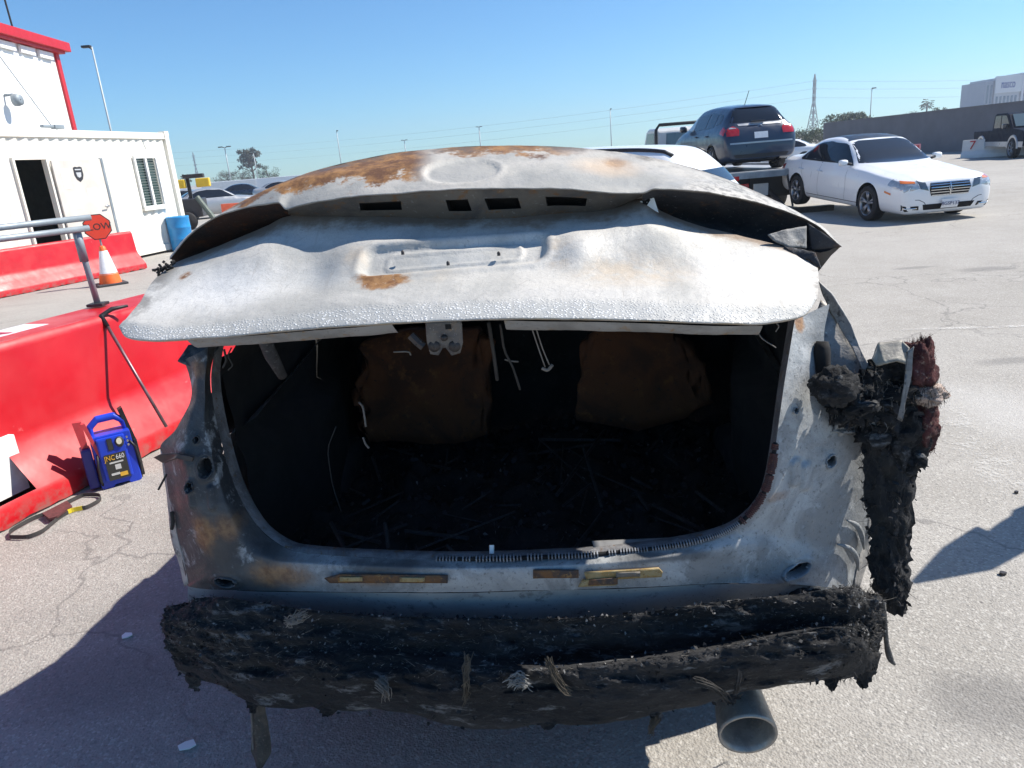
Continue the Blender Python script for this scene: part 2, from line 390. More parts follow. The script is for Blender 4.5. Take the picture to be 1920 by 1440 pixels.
# door frame, door leaf folded back against the wall
m = MB(); m.box((.02, -.06, .22), (.07, .06, 2.46)); m.box((.88, -.06, .22), (.95, .06, 2.46)); m.box((.071, -.06, 2.41), (.879, .06, 2.463)); m.build('door_frame', MT['cream_steel'], cont)
MT['door_paint'] = simple('door_paint', (.62, .58, .52), .5, 0, .12, 2.2)
dl = MB(); dl.box((0, -.024, 0), (1.30, .02, 2.02), bev=.006); door = dl.build('door', MT['door_paint'], cont); door.location = (.955, -.09, .36); door.rotation_euler = (0, 0, RAD(-6))
m = MB(); m.tube([(1.20, -.028, .98), (1.20, -.09, .98), (1.06, -.095, .98)], .013, 8); m.lathe([(.001, -.03), (.035, -.03), (.035, -.024)], 14, (1.2, 0, .98), 'Y'); m.build('handle', MT['chrome'], door, True)
m = MB(); m.box((1.31, -.03, 0), (1.37, .03, 2.04)); m.build('edge_strip', MT['galv'], door)
# plain shield sticker and paper sheets on the door
sh = [(-.10, .12), (-.05, .135), (0, .125), (.05, .135), (.10, .12), (.105, -.02), (.07, -.10), (0, -.15), (-.07, -.10), (-.105, -.02)]
m = MB(); m.prism([(.62+x*1.15, 1.72+z*1.15) for x, z in sh], -.03, -.0265, 'Y'); m.build('shield_sticker', simple('shield_ink', (.03, .03, .035), .5), door)
m = MB(); m.prism([(.62+x*.85, 1.71+z*.72) for x, z in ((-.08, .06), (.08, .06), (.06, -.06), (0, -.1), (-.06, -.06))], -.032, -.0305, 'Y'); m.box((.54, -.032, 1.80), (.70, -.0305, 1.825)); m.build('shield_print', simple('shield_grey', (.5, .52, .54), .5), door)
MT['paper'] = simple('paper', (.80, .79, .76), .7, 0, .05, 6)
for (x, z, w, h) in ((.16, 1.42, .20, .42), (.30, .98, .22, .30), (.74, 1.22, .28, .18)):
    m = MB(); m.box((x, -.0285, z), (x+w, -.0255, z+h)); m.build('paper_sheet', MT['paper'], door)
# window with blinds
win = MB(); win.box((3.70, -.05, 1.17), (4.59, -.0, 1.23)); win.box((3.70, -.05, 2.39), (4.59, .0, 2.45)); win.box((3.70, -.05, 1.23), (3.76, .0, 2.39)); win.box((4.53, -.05, 1.23), (4.59, .0, 2.39)); win.box((4.11, -.045, 1.23), (4.18, .01, 2.39))
wo = win.build('window', simple('window_white', (.82, .82, .80), .4), cont)
m = MB(); m.box((3.76, .035, 1.23), (4.53, .04, 2.39)); m.build('pane', glass_dark('container_glass', (.04, .075, .07), .1), wo)
bl = simple('blind_slat', (.42, .47, .42), .5)
for i in range(17):
    m = MB(); z = 1.27+i*.066; m.add([(3.77, .0, z+.03), (4.52, .0, z+.03), (4.52, .028, z), (3.77, .028, z)], [(0, 1, 2, 3)]); m.build('blind_slat', bl, wo)
m = MB(); m.box((3.66, -.07, 1.12), (4.63, -.0, 1.165)); m.build('sill', MT['cream_steel'], wo)
m = MB(); m.tube([(4.22, -.02, 2.86), (4.22, -.03, 2.7), (4.25, -.03, 2.62)], .009, 6); m.build('conduit', MT['galv'], cont, True)
bk = simple('block', (.25, .24, .22), .9)
for s in (-3.5, 0, 2.2, 4.7):
    m = MB(); m.box((s, -.02, 0), (s+.3, .2, .06)); m.build('footing_block', bk, cont)
tag(cont, 'cream corrugated container office with open door and a blind-covered window', 'container')
# small flood lamp on a stalk on the container roof
fl = empty('flood_lamp', tuple(Vector((-9.67, 15.44, 0))+CD*2.05-CN*.5+Vector((0, 0, 3.01))), math.atan2(CD.y, CD.x))
m = MB(); m.box((-.42, -.05, .10), (-.1, .05, .16), bev=.02); m.box((-.1, -.07, .08), (.18, .07, .17), bev=.02); m.build('lamp_head', MT['galv'], fl)
m = MB(); m.tube([(0, 0, 0), (0, 0, .10)], .025, 8); m.tube([(-.12, 0, .13), (-1.05, .05, 1.55)], .012, 6); m.build('stalk', MT['galv'], fl)
tag(fl, 'small floodlight with a thin whip stalk on the container roof', 'lamp')

# ------------------------------------------------------------------ tall white building with red trim
BD = Vector((-.03, 1, 0)).normalized()
bld = empty('warehouse', (-13.85, 26.0, 0), math.atan2(BD.y, BD.x))     # local +x along the wall away, -y outwards
HT = 6.1
mw = MB(); k = -22.0; xs = []
while k < -.25: xs += [(k, 0), (k+.86, 0), (k+.90, -.03), (k+.96, -.03)]; k += 1.0
xs.append((-.2, 0)); mw.grid([[(s, d, z) for s, d in xs] for z in (0, HT)]); mw.uv = {}; mw.build('wall_panels', MT['white_steel'], bld)
m = MB(); m.box((-.2, -.07, 0), (.0, .14, HT)); m.build('corner_trim', MT['red_trim'], bld)
m = MB(); m.box((-22, -.32, HT+.02), (.35, .1, HT+.30), bev=.02); m.box((-22, -.22, HT-.06), (.12, .05, HT+.02)); m.build('eave_fascia', MT['red_trim'], bld)
for i in range(20):
    m = MB(); x = -20.2+i*1.0; m.box((x, -.10, HT-.30), (x+.75, -.02, HT-.10)); m.build('soffit_bracket', MT['white_steel'], bld)
m = MB(); m.box((-.02, .14, 0), (-.0, 12, HT)); m.box((-22, .14, HT-.02), (-.03, 12, HT)); m.build('back_volume', MT['white_steel'], bld)
m = MB(); m.lathe([(.02, 0), (.14, -.02), (.17, .10), (.16, .18), (.10, .20), (.06, .19), (.02, .19)], 18, (-3.5, -.42, 4.35), 'Y'); lampo = m.build('wall_lamp', MT['galv'], bld, True); 
m = MB(); m.tube([(-3.5, -.02, 4.5), (-3.5, -.25, 4.5), (-3.5, -.3, 4.38)], .04, 8); m.build('lamp_arm', MT['galv'], lampo, True)
m = MB(); m.tube([(-1.6, .3, HT+.2), (-1.75, .3, HT+3.5)], .028, 6); m.build('roof_mast', MT['dark_metal'], bld)
tag(bld, 'tall white metal warehouse with red eave and red corner trim', 'building')

# ------------------------------------------------------------------ slow sign on a cone
sg = empty('slow_sign', (-7.28, 13.62, 0), RAD(38))
MT['orange'] = simple('orange_plastic', (.85, .14, .02), .5, 0, .1, 5)
MT['sign_orange'] = simple('sign_orange', (.66, .045, .018), .4, 0, .08, 3)
MT['sign_black'] = simple('sign_black', (.02, .02, .02), .6)
oc8 = [(.242*math.cos(RAD(22.5+45*i)), 1.06+.242*math.sin(RAD(22.5+45*i))) for i in range(8)]
oc7 = [(x*.93, 1.06+(z-1.06)*.93) for x, z in oc8]
m = MB(); m.prism(oc8, -.012, .0, 'Y'); s8 = m.build('sign_border', MT['sign_black'], sg)
m = MB(); m.prism(oc7, -.016, -.0125, 'Y'); m.build('sign_face', MT['sign_orange'], s8)
text('SLOW', .165, MT['sign_black'], s8, (1, 0, 0), (0, 0, 1), (0, -.018, 1.06))
m = MB(); m.tube([(0, .02, .7), (0, .02, 1.2)], .016, 8); m.build('sign_stick', MT['galv'], sg)
m = MB(); m.box((-.25, -.25, 0), (.25, .25, .04), bev=.01); m.build('cone_base', simple('cone_base', (.05, .05, .055), .8), sg)
m = MB(); m.lathe([(.19, .04), (.17, .16), (.153, .22), (.066, .62), (.05, .70), (.03, .72), (.001, .72)], 24); m.build('cone', MT['orange'], sg, True)
m = MB(); m.lathe([(.158, .205), (.155, .21), (.07, .625), (.066, .63)], 24); m.build('reflective_collar', simple('collar', (.8, .8, .8), .4, 0, .1, 20), sg, True)
tag(sg, 'orange octagonal slow sign standing in a white-collared traffic cone', 'sign')

# ------------------------------------------------------------------ jump starter, belt, litter
js = empty('jump_starter', (-2.3714,4.02,-0.0091), RAD(34))
MT['js_blue'] = simple('js_blue', (.012, .05, .50), .38, 0, .1, 12)
MT['js_dark'] = simple('js_dark', (.035, .035, .032), .5, 0, .15, 14)
MT['js_red'] = simple('js_red', (.52, .05, .06), .45, 0, .1, 14)
BW, BDp, BH = .27, .13, .36
outer = [(-.135, .015), (-.11, 0), (-.06, .0), (-.045, .02), (.045, .02), (.06, 0), (.11, 0), (.135, .015), (.128, .30), (.105, .375), (.05, .405), (-.05, .405), (-.105, .375), (-.128, .30)]
inner = [(-.075, .315), (-.02, .318), (.03, .318), (.075, .315), (.072, .345), (.04, .368), (-.04, .368), (-.072, .345)]
m = MB(); m.prism(outer[:8]+[(.128, .31), (-.128, .31)], -.065, .065, 'Y')
m.tube([(-.115, 0, .29), (-.108, 0, .355), (-.055, 0, .39), (.055, 0, .39), (.108, 0, .355), (.115, 0, .29)], .022, 10)
js_b = m.build('case', MT['js_blue'], js); bv = js_b.modifiers.new('b', 'BEVEL'); bv.width = .009; bv.segments = 2; bv.limit_method = 'ANGLE'
m = MB(); m.box((-.10, -.085, .05), (.085, -.06, .30), bev=.012); m.build('front_shell', MT['js_blue'], js)
m = MB(); m.box((-.075, -.0885, .055), (.065, -.0865, .205)); lab = m.build('label_panel', MT['js_dark'], js)
text('JNC', .040, simple('label_gold', (.75, .42, .04), .5), lab, (1, 0, 0), (0, 0, 1), (-.042, -.090, .182)); text('660', .038, simple('label_white', (.75, .75, .72), .5), lab, (1, 0, 0), (0, 0, 1), (.026, -.090, .182))
m = MB(); m.box((-.05, -.0905, .150), (.04, -.0888, .158)); m.box((-.02, -.0905, .112), (.018, -.0888, .140)); m.box((-.055, -.0905, .082), (.0, -.0888, .094)); m.build('label_print', simple('label_white2', (.6, .6, .58), .5), lab)
m = MB(); m.box((.0, -.0905, .068), (.05, -.0888, .090)); m.build('label_print', simple('label_gold2', (.7, .4, .04), .5), lab)
m = MB(); m.lathe([(.001, -.094), (.026, -.094), (.030, -.088), (.030, -.08)], 20, (.045, 0, .262), 'Y'); ga = m.build('gauge', MT['js_dark'], js, True)
m = MB(); m.lathe([(.001, -.096), (.018, -.096), (.018, -.094)], 16, (.043, 0, .268), 'Y'); m.build('gauge_dial', simple('dial', (.75, .72, .55), .3), ga)
m = MB(); m.box((-.035, -.0875, .225), (.0, -.084, .292), bev=.004); m.build('switch_recess', MT['js_dark'], js)
for i in range(3):
    m = MB(); m.lathe([(.001, -.089), (.007, -.089), (.008, -.084)], 10, (.098, 0, .235+i*.022), 'Y'); m.build('indicator', MT['chrome'], js)
# clamp holsters, clamps and cables on the flanks
m = MB(); m.box((-.205, -.045, .02), (-.138, .05, .25), bev=.012); m.build('holster', simple('holster', (.03, .03, .20), .4), js)
m = MB(); m.prism([(-.16, .40), (-.135, .40), (-.085, .205), (-.105, .195)], -.075, -.045, 'Y'); m.prism([(-.21, .405), (-.15, .40), (-.15, .24), (-.19, .24)], -.02, .02, 'Y'); m.build('clamp', MT['js_red'], js)
m = MB(); m.tube([(-.11, -.07, .21), (-.125, -.078, .14), (-.128, -.075, .06), (-.12, -.05, .02)], .009, 8); m.build('cable', MT['black_plastic'], js, True)
m = MB(); m.tube([(.11, -.07, .25), (.138, -.07, .21), (.146, -.06, .1), (.14, -.04, .03)], .009, 8); m.build('cable', MT['black_plastic'], js, True)
m = MB(); m.box((.137, -.03, .02), (.165, .05, .24), bev=.008); m.prism([(.09, .42), (.12, .43), (.165, .22), (.14, .21)], -.02, .03, 'Y'); m.build('black_clamp', MT['black_plastic'], js)
tag(js, 'blue portable jump starter with red clamp standing against the red barrier', 'jump starter')
js.scale = (.80, 1.0, 1.06)

bt = empty('drive_belt', (-2.4921,3.5532,0))
pts = [rel(q, (-2.4921,3.5532,0)) for q in ((-2.6134,3.3618,0), (-2.6546,3.4351,0), (-2.6239,3.5579,0), (-2.5598,3.645,0), (-2.5304,3.7493,-0), (-2.4829,3.8282,0), (-2.395,3.812,0), (-2.3496,3.7364,-0), (-2.3757,3.6567,0), (-2.4462,3.625,0), (-2.4699,3.5494,0), (-2.4676,3.4151,0), (-2.5223,3.3469,0))]
cl = cat([*pts, pts[0]], 90)
m = MB(); m.grid([[(*(p[:2]*(1.0)), 0.004), (*p[:2], .026), (*(p[:2]*.985), .026), (*(p[:2]*.985), .004)] for p in cl]); m.uv = {}
m.build('belt', simple('belt_rubber', (.045, .042, .042), .7, 0, .2, 30, .4, 200), bt)
i0, i1 = 57, 64
m = MB(); m.grid([[(*(cl[i][:2]*1.02), .003), (*(cl[i][:2]*1.02), .0285), (*(cl[i][:2]*.97), .0285), (*(cl[i][:2]*.97), .003)] for i in range(i0, i1)]); m.uv = {}
m.build('paper_band', simple('yellow_label', (.75, .58, .03), .5), bt)
m = MB(); sl_ = [rel(q, (-2.4921,3.5532,0)) for q in ((-2.5776,3.5862,0), (-2.5248,3.7286,0), (-2.452,3.6512,0), (-2.4647,3.5305,0), (-2.4968,3.5123,0))]; m.prism([(p[0], p[1]) for p in sl_], .022, .032); m.build('sleeve', simple('belt_sleeve', (.10, .035, .035), .6, 0, .3, 40), bt)
tag(bt, 'looped black drive belt with a yellow paper band lying on the asphalt', 'belt')
for i, (c, s, lb) in enumerate((((-1.572,2.4404,0), .03, 'small grey paper scrap in the wrecked car\'s shadow'), ((-1.0931,1.834,0), .03, 'torn paper scrap on the asphalt below the burnt bumper'), ((2.2736,2.9885,0), .012, 'dark pebble on the sunlit asphalt at far right'), ((1.7969,2.3715,0), .014, 'dark chip on the asphalt beside the shadow tip'))):
    m = MB(); pl = [(s*math.cos(k*1.05+i)*random.uniform(.6, 1.1), s*math.sin(k*1.05+i)*random.uniform(.5, 1)) for k in range(6)]; m.prism(pl, .002, .006 if i < 2 else .012)
    o = m.build('paper_scrap' if i < 2 else 'stone_chip', MT['paper'] if i < 2 else MT['dark_metal']); o.location = c; tag(o, lb, 'litter' if i < 2 else 'stone')

# ------------------------------------------------------------------ blue drum, yellow machine, orange barrier
dr = empty('drum', (-8.4933,19.9,0.1993)[:2]+(0,))
m = MB(); m.lathe([(.001, .02), (.285, .02), (.292, .05), (.285, .08), (.285, .28), (.296, .30), (.285, .32), (.285, .58), (.296, .60), (.285, .62), (.285, .84), (.296, .87), (.28, .89), (.27, .87), (.001, .87)], 28)
m.build('barrel', simple('drum_blue', (.02, .22, .50), .4, 0, .12, 4), dr, True)
tag(dr, 'bright blue plastic drum beside the container corner', 'drum')
yl = empty('light_tower', (-11.9, 29.5, 0), RAD(10))
MT['yellow'] = simple('machine_yellow', (.75, .50, .03), .45, 0, .1, 3)
m = MB(); m.box((-.55, -.6, .45), (.45, .6, 1.15), bev=.05); m.box((-.05, -.06, 1.15), (.07, .06, 1.95)); m.build('chassis', simple('machine_dark', (.035, .035, .04), .5), yl)
for dx in (-.55, .35):
    m = MB(); m.box((dx, -.35, 1.55), (dx+.5, -.05, 1.88), bev=.04); m.build('lamp_box', MT['yellow'], yl)
m = MB(); m.box((-.1, -.3, 1.90), (.65, .05, 2.05), bev=.02); m.build('top_box', MT['dark_metal'], yl)
m = MB(); m.lathe([(.001, -.11), (.30, -.11), (.34, -.06), (.34, .06), (.30, .11), (.001, .11)], 24, (-.1, -.75, .34), 'Y'); m.build('wheel', MT['tyre'], yl, True)
m = MB(); m.tube([(.35, -.6, 1.2), (.85, -.8, .35)], .10, 10); m.build('hose', simple('hose', (.10, .13, .11), .6), yl)
m = MB(); m.box((-.65, -.62, 1.0), (-.3, -.55, 1.35), bev=.03); m.build('side_lamp', MT['yellow'], yl)
tag(yl, 'dark machine with yellow lamp boxes parked behind the container corner', 'machine')
ob = empty('safety_fence', (-9.6, 27.5, 0), RAD(-20))
m = MB(); m.prism([(-.22, 0), (.22, 0), (.12, .3), (.09, .9), (-.09, .9), (-.12, .3)], -.5, .9, 'X'); m.build('panel', simple('orange_barrier', (.80, .13, .05), .5), ob)
tag(ob, 'orange plastic barrier far behind the blue drum', 'barrier')
# ------------------------------------------------------------------ the burnt car
car = empty('burnt_car', (-.05, 1.62, 0), RAD(-7))       # local +x right, +y forward, z up; origin under the rear panel
tag(car, 'burnt-out pale car with rusty half-open trunk lid and charred bumper', 'car')
def ash_metal():
    """scorched sheet metal: white ash, bare grey zinc, rust"""
    t = NT('scorched_lid_metal'); uv = t.sep(t.uv)
    big = t.noise(3.2, 6, .62, dist=.6); mid = t.noise(9, 6, .68, dist=.4); fine = t.noise(55, 5, .7); grain = t.noise(260, 3, .7)
    c = t.mix(t.mr(big, .36, .62), (.56, .54, .50), (.37, .365, .345))
    c = t.mix(t.ma('MULTIPLY', t.ma('MAXIMUM', t.blob((-0.6303,0.05,1.4088), (.32, .16, .14), .9, .5, 5), t.blob((0.6108,0.05,1.3566), (.24, .14, .12), .9, .5, 6)), .75), c, (.70, .69, .67))
    c = t.mix(t.mr(mid, .56, .74, 0, .35), c, (.54, .52, .48))
    c = t.mix(t.mr(fine, .55, .70, 0, .4), c, (.30, .295, .285))
    c = t.mix(t.mr(grain, .56, .70, 0, .45), c, (.25, .25, .24))
    # pale buff heat stain
    buff = t.ma('MAXIMUM', t.blob((0.3295,0.03,1.3895), (.20, .10, .10), .9, .5, 7), t.blob((0.1696,0.08,1.4287), (.06, .10, .10), .9, .6, 9))
    buff = t.ma('MAXIMUM', buff, t.blob((-0.3146,0.08,1.4605), (.05, .08, .08), .9, .6, 9)); buff = t.ma('MAXIMUM', buff, t.blob((-0.1794,0.03,1.4095), (.16, .05, .06), .9, .6, 9))
    c = t.mix(t.ma('MULTIPLY', t.ma('MULTIPLY', buff, t.mr(t.noise(17, 6, .75), .36, .62)), .5), c, (.48, .37, .25))
    # bare grey clear patches
    for p, r, f in (((-0.3732,0.05,1.4372), (.15, .08, .08), .55), ((-0.4687,0.16,1.5124), (.09, .09, .07), .4), ((-0.0714,0.08,1.4532), (.215, .055, .07), .6), ((0.1217,-0.12,1.337), (.6, .04, .04), .25)):
        c = t.mix(t.ma('MULTIPLY', t.blob(p, r, .9, .45, 9), f), c, (.36, .38, .39))
    # crackled bead along the lower edge
    v = uv[1]; bead = t.ma('MULTIPLY', t.mr(v, .665, .74), t.mr(v, .845, .80)); dots = t.mr(t.vor(190, t.mp(t.oc, (.75, 1, 1))), .42, .24)
    c = t.mix(t.ma('MULTIPLY', bead, .6), c, (.36, .37, .365)); c = t.mix(t.ma('MULTIPLY', t.ma('MULTIPLY', bead, dots), t.mr(t.noise(14, 3, .6), .38, .55)), c, (.66, .67, .67))
    c = t.mix(t.ma('MULTIPLY', t.mr(v, .815, .84), t.mr(mid, .4, .6)), c, (.40, .34, .25))
    vn = t.ma('ADD', v, t.ma('MULTIPLY', t.ma('SUBTRACT', t.noise(11, 6, .72), .5), .22)); c = t.mix(t.ma('MULTIPLY', t.mr(vn, .10, .02), .8), c, (.17, .105, .06))
    stv = t.noise(10, 5, .7, t.mp(t.oc, (7, .7, .7))); c = t.mix(t.mr(stv, .56, .72, 0, .30), c, (.32, .29, .25)); c = t.mix(t.mr(t.noise(120, 4, .8), .60, .68, 0, .55), c, (.20, .19, .175))
    c = t.mix(t.mr(t.vor(34, None, 'DISTANCE_TO_EDGE'), .02, .004, 0, .28), c, (.24, .23, .21))
    # rust patches with sharp edges
    rc = t.mix(t.mr(t.noise(38, 5, .7), .35, .65), (.15, .065, .025), (.30, .16, .065))
    ru = None
    for p, r in (((-0.2296,0.012,1.4119), (.075, .045, .05), ), ((-0.7089,0.1,1.4707), (.05, .035, .03)), ((-0.7711,0.1,1.455), (.035, .05, .04))):
        q = t.ma('MULTIPLY', t.blob(p, r, .4, .7, 20), t.mr(t.noise(70, 4, .7), .30, .42)); ru = q if ru is None else t.ma('MAXIMUM', ru, q)
    c = t.mix(ru, c, rc)
    edge = t.ma('MULTIPLY', t.mr(t.ma('ABSOLUTE', t.ma('SUBTRACT', uv[0], .5)), .455, .49), t.mr(mid, .42, .6)); c = t.mix(t.ma('MULTIPLY', edge, .7), c, (.13, .12, .11))
    h = t.ma('ADD', t.ma('MULTIPLY', fine, .5), t.ma('MULTIPLY', t.ma('MULTIPLY', bead, dots), .9)); h = t.ma('ADD', h, t.ma('MULTIPLY', mid, .8)); t.bump(h, .45, .006)
    return t.out(c, t.mr(big, .3, .7, .5, .8), .12)
MT['lid'] = ash_metal()
er_ = abs(np.array((0.0294,0.262,1.6166))-np.array((-0.0642,0.262,1.6238)))[0]
def band_metal():
    t = NT('scorched_spoiler_metal'); uv = t.sep(t.uv); u, v = uv[0], uv[1]
    big = t.noise(3.4, 6, .62, t.mp(t.oc, (1, 1, 1), (5, 2, 0)), .5); mid = t.noise(12, 6, .7); fine = t.noise(60, 5, .7)
    c = t.mix(t.mr(big, .36, .62), (.43, .41, .375), (.29, .29, .275))
    c = t.mix(t.ma('MULTIPLY', t.mr(v, .60, .9), .6), c, (.53, .51, .47))
    c = t.mix(t.mr(fine, .54, .70, 0, .5), c, (.30, .30, .29))
    c = t.mix(t.ma('MULTIPLY', t.blob((0.2851,0.33,1.5901), (.12, .1, .1), .9, .5, 8), .5), c, (.60, .43, .28))
    # rust along the top edge
    rc = t.mix(t.mr(t.noise(16, 7, .75), .38, .62), (.13, .06, .025), (.33, .17, .06))
    ww = t.ma('ADD', v, t.ma('MULTIPLY', t.ma('SUBTRACT', mid, .5), .8))
    ru = t.ma('MULTIPLY', t.mr(ww, .52, .44), t.ma('MULTIPLY', t.mr(u, .05, .12), t.mr(u, .44, .40)))
    ru = t.ma('MAXIMUM', ru, t.ma('MULTIPLY', t.mr(ww, .22, .12), t.ma('MULTIPLY', t.mr(u, .42, .46), t.mr(u, .64, .56))))
    ru = t.ma('MAXIMUM', ru, t.ma('MULTIPLY', t.blob((0.3203,0.36,1.6024), (.05, .06, .05), .8, .8, 18), .6)); c = t.mix(ru, c, rc)
    dk = t.ma('MULTIPLY', t.mr(ww, .20, .05), t.mr(t.noise(7, 4, .6), .38, .6)); c = t.mix(t.ma('MULTIPLY', dk, .8), c, (.10, .085, .075))
    # blistered right shoulder
    bl = t.ma('MULTIPLY', t.mr(u, .74, .82), t.mr(t.noise(48, 4, .75), .46, .60)); c = t.mix(t.ma('MULTIPLY', bl, .75), c, (.12, .12, .12))
    c = t.mix(t.ma('MULTIPLY', t.blob((-0.0642,0.262,1.6238), (er_*1.22, er_*.90, 1), .25, .10, 10), .45), c, (.54, .525, .48))
    c = t.mix(t.ma('MULTIPLY', t.blob((-0.0642,0.262,1.6238), (er_*1.0, er_*.72, 1), .20, .08, 10), .6), c, (.27, .27, .26))
    c = t.mix(t.blob((0.0546,0.27,1.5914), (.033, .03, .022), .1, .15, 24), c, (.20, .17, .13))
    c = t.mix(t.ma('MULTIPLY', t.mr(v, .93, .99), .5), c, (.28, .22, .16))
    t.bump(t.ma('ADD', fine, mid), .3, .006)
    return t.out(c, t.mr(mid, .3, .7, .5, .8), .12)
MT['band'] = band_metal()
def burnt(name, cols, sc=7, rough=.8, bump=.5, bsc=70, metal=.1, thr=(.38, .62)):
    t = NT(name); a = t.noise(sc, 6, .65, dist=.5); b = t.noise(sc*3.1, 6, .7); d = t.noise(sc*11, 4, .7)
    c = t.mix(t.mr(a, *thr), cols[0], cols[1])
    if len(cols) > 2: c = t.mix(t.mr(b, .55, .68), c, cols[2])
    if len(cols) > 3: c = t.mix(t.mr(d, .60, .70), c, cols[3])
    t.bump(t.noise(bsc, 5, .7), bump, .006)
    return t.out(c, rough, metal)
MT['pocket_rust'] = burnt('pocket_rust', [(.055, .028, .020), (.022, .020, .022), (.12, .045, .018), (.10, .08, .06)], 9)
MT['pocket_soot'] = burnt('pocket_soot', [(.022, .024, .030), (.045, .045, .05), (.10, .06, .04), (.16, .16, .16)], 9)
MT['soot'] = burnt('soot', [(.006, .006, .007), (.014, .014, .016), (.022, .020, .018), (.04, .038, .036)], 6, .9)
MT['garnish'] = burnt('garnish_metal', [(.14, .125, .105), (.08, .075, .07), (.18, .095, .04), (.22, .21, .195)], 8, .6, .3)
MT['lip'] = burnt('lip_metal', [(.24, .24, .235), (.33, .33, .33), (.30, .21, .12), (.15, .15, .15)], 9, .6, .3)

# --- trunk lid: lower panel (pressed sheet with number-plate recess)
r_top = [(-0.8762,0.25,1.4503),(-0.7229,0.27,1.4943),(-0.5988,0.275,1.5314),(-0.5488,0.28,1.5508),(-0.5066,0.275,1.5551),(-0.3059,0.27,1.5412),(-0.0284,0.265,1.5192),(0.1745,0.265,1.5166),(0.3073,0.27,1.5197),(0.3736,0.275,1.5314),(0.4236,0.26,1.4979),(0.4974,0.235,1.464),(0.6171,0.2,1.4275),(0.7073,0.165,1.3993),(0.7535,0.1,1.3637)]
r_um = [(-0.8605,0.13,1.4223),(-0.6969,0.145,1.4542),(-0.522,0.145,1.489),(-0.3826,0.14,1.4932),(-0.1951,0.13,1.4779),(-0.0138,0.125,1.4637),(0.1759,0.125,1.4571),(0.3006,0.135,1.4624),(0.3756,0.15,1.468),(0.485,0.145,1.4339),(0.6022,0.125,1.404),(0.6912,0.1,1.3845),(0.7478,0.075,1.3558)]
r_lm = [(-0.8325,0.02,1.3918),(-0.6725,0.02,1.3913),(-0.4899,0.035,1.4092),(-0.2838,0.045,1.4198),(-0.1064,0.045,1.4173),(0.0542,0.045,1.4107),(0.2115,0.045,1.4007),(0.4127,0.045,1.3842),(0.5856,0.04,1.3669),(0.6868,0.035,1.3566),(0.7407,0.045,1.3445)]
r_cr = [(-0.8261,-0.05,1.369),(-0.701,-0.06,1.3615),(-0.4817,-0.06,1.371),(-0.2328,-0.06,1.3852),(0.004,-0.055,1.3817),(0.234,-0.055,1.37),(0.4573,-0.055,1.3484),(0.6223,-0.05,1.3284),(0.6926,-0.03,1.3237),(0.7299,0.01,1.3325)]
r_cr2 = [(-0.8304,-0.062,1.3631),(-0.689,-0.085,1.3516),(-0.4726,-0.085,1.3613),(-0.2271,-0.085,1.3743),(0.0066,-0.08,1.3711),(0.2335,-0.08,1.3598),(0.4538,-0.08,1.3386),(0.6178,-0.07,1.319),(0.691,-0.045,1.3154),(0.7273,0,1.3264)]
r_bot = [(-0.8367,-0.07,1.354),(-0.808,-0.095,1.3359),(-0.7093,-0.125,1.3281),(-0.5812,-0.13,1.3297),(-0.383,-0.135,1.3378),(-0.1927,-0.14,1.3411),(0.012,-0.14,1.3386),(0.1776,-0.14,1.3303),(0.3394,-0.14,1.3177),(0.4883,-0.135,1.3026),(0.5975,-0.115,1.2919),(0.6748,-0.08,1.2942),(0.7198,-0.02,1.3156)]
r_und = [(-0.8412,-0.06,1.3468),(-0.8146,-0.08,1.3275),(-0.7205,-0.105,1.32),(-0.5932,-0.11,1.3217),(-0.3922,-0.115,1.33),(-0.1992,-0.12,1.3334),(0.0085,-0.12,1.3309),(0.1765,-0.12,1.3225),(0.3406,-0.12,1.3098),(0.4916,-0.115,1.2945),(0.6023,-0.095,1.2837),(0.6784,-0.06,1.2862),(0.7218,-0.01,1.3101)]
NU, NV = 260, 104
lg = rows_grid([r_top, r_um, r_lm, r_cr, r_cr2, r_bot, r_und], NU, NV)
def sdbox(x, y, w, h, r): qx, qy = abs(x)-w+r, abs(y)-h+r; return math.hypot(max(qx, 0), max(qy, 0))+min(max(qx, qy), 0)-r
pc = np.array((-0.0733,0.09,1.452)); pr = np.array((0.1395,0.09,1.4465))-pc; pw = float(np.linalg.norm(pr)); ex = pr/pw; up_ = np.array((-0.0765,0.125,1.4805))-pc; ph = float(np.linalg.norm(up_)); ey = up_/ph
nrm = np.cross(ex, ey); nrm /= np.linalg.norm(nrm)
if nrm[2] < 0: nrm = -nrm
ds = np.zeros((NV, NU))
def sstep(a, b, x): q = min(max((x-a)/(b-a), 0), 1); return q*q*(3-2*q)
for i in range(NV):
    for j in range(NU):
        p = lg[i, j]; q = p-pc; x, y = float(q@ex), float(q@ey)
        d = sdbox(x, y, pw, ph, .028); ds[i, j] -= .013*sstep(.010, -.010, d); ds[i, j] += .004*math.exp(-((d-.016)/.010)**2)
        d2 = sdbox(x-.0, y+.002, pw*.74, ph*.55, .014); ds[i, j] += .005*(1-min(abs(d2)/.007, 1))
        ds[i, j] += .0016*fb(p, 5)+.0008*fb(p, 22, 3)
        # buckles left and right of the plate and the dished left wing
        q1 = p-np.array((-0.4189,0.12,1.4749)); ds[i, j] -= .022*math.exp(-(q1[0]/.10)**2-(q1[1]/.10)**2)
        q2 = p-np.array((0.2184,0.1,1.429)); ds[i, j] += .014*math.exp(-(q2[0]/.05)**2-(q2[1]/.06)**2)
        q3 = p-np.array((-0.3373,0.06,1.4397)); ds[i, j] += .012*math.exp(-(q3[0]/.05)**2-(q3[1]/.06)**2)
lg = lg + ds[:, :, None]*nrm
lid = MB().grid(lg).build('trunk_lid', MT['lid'], car, True)
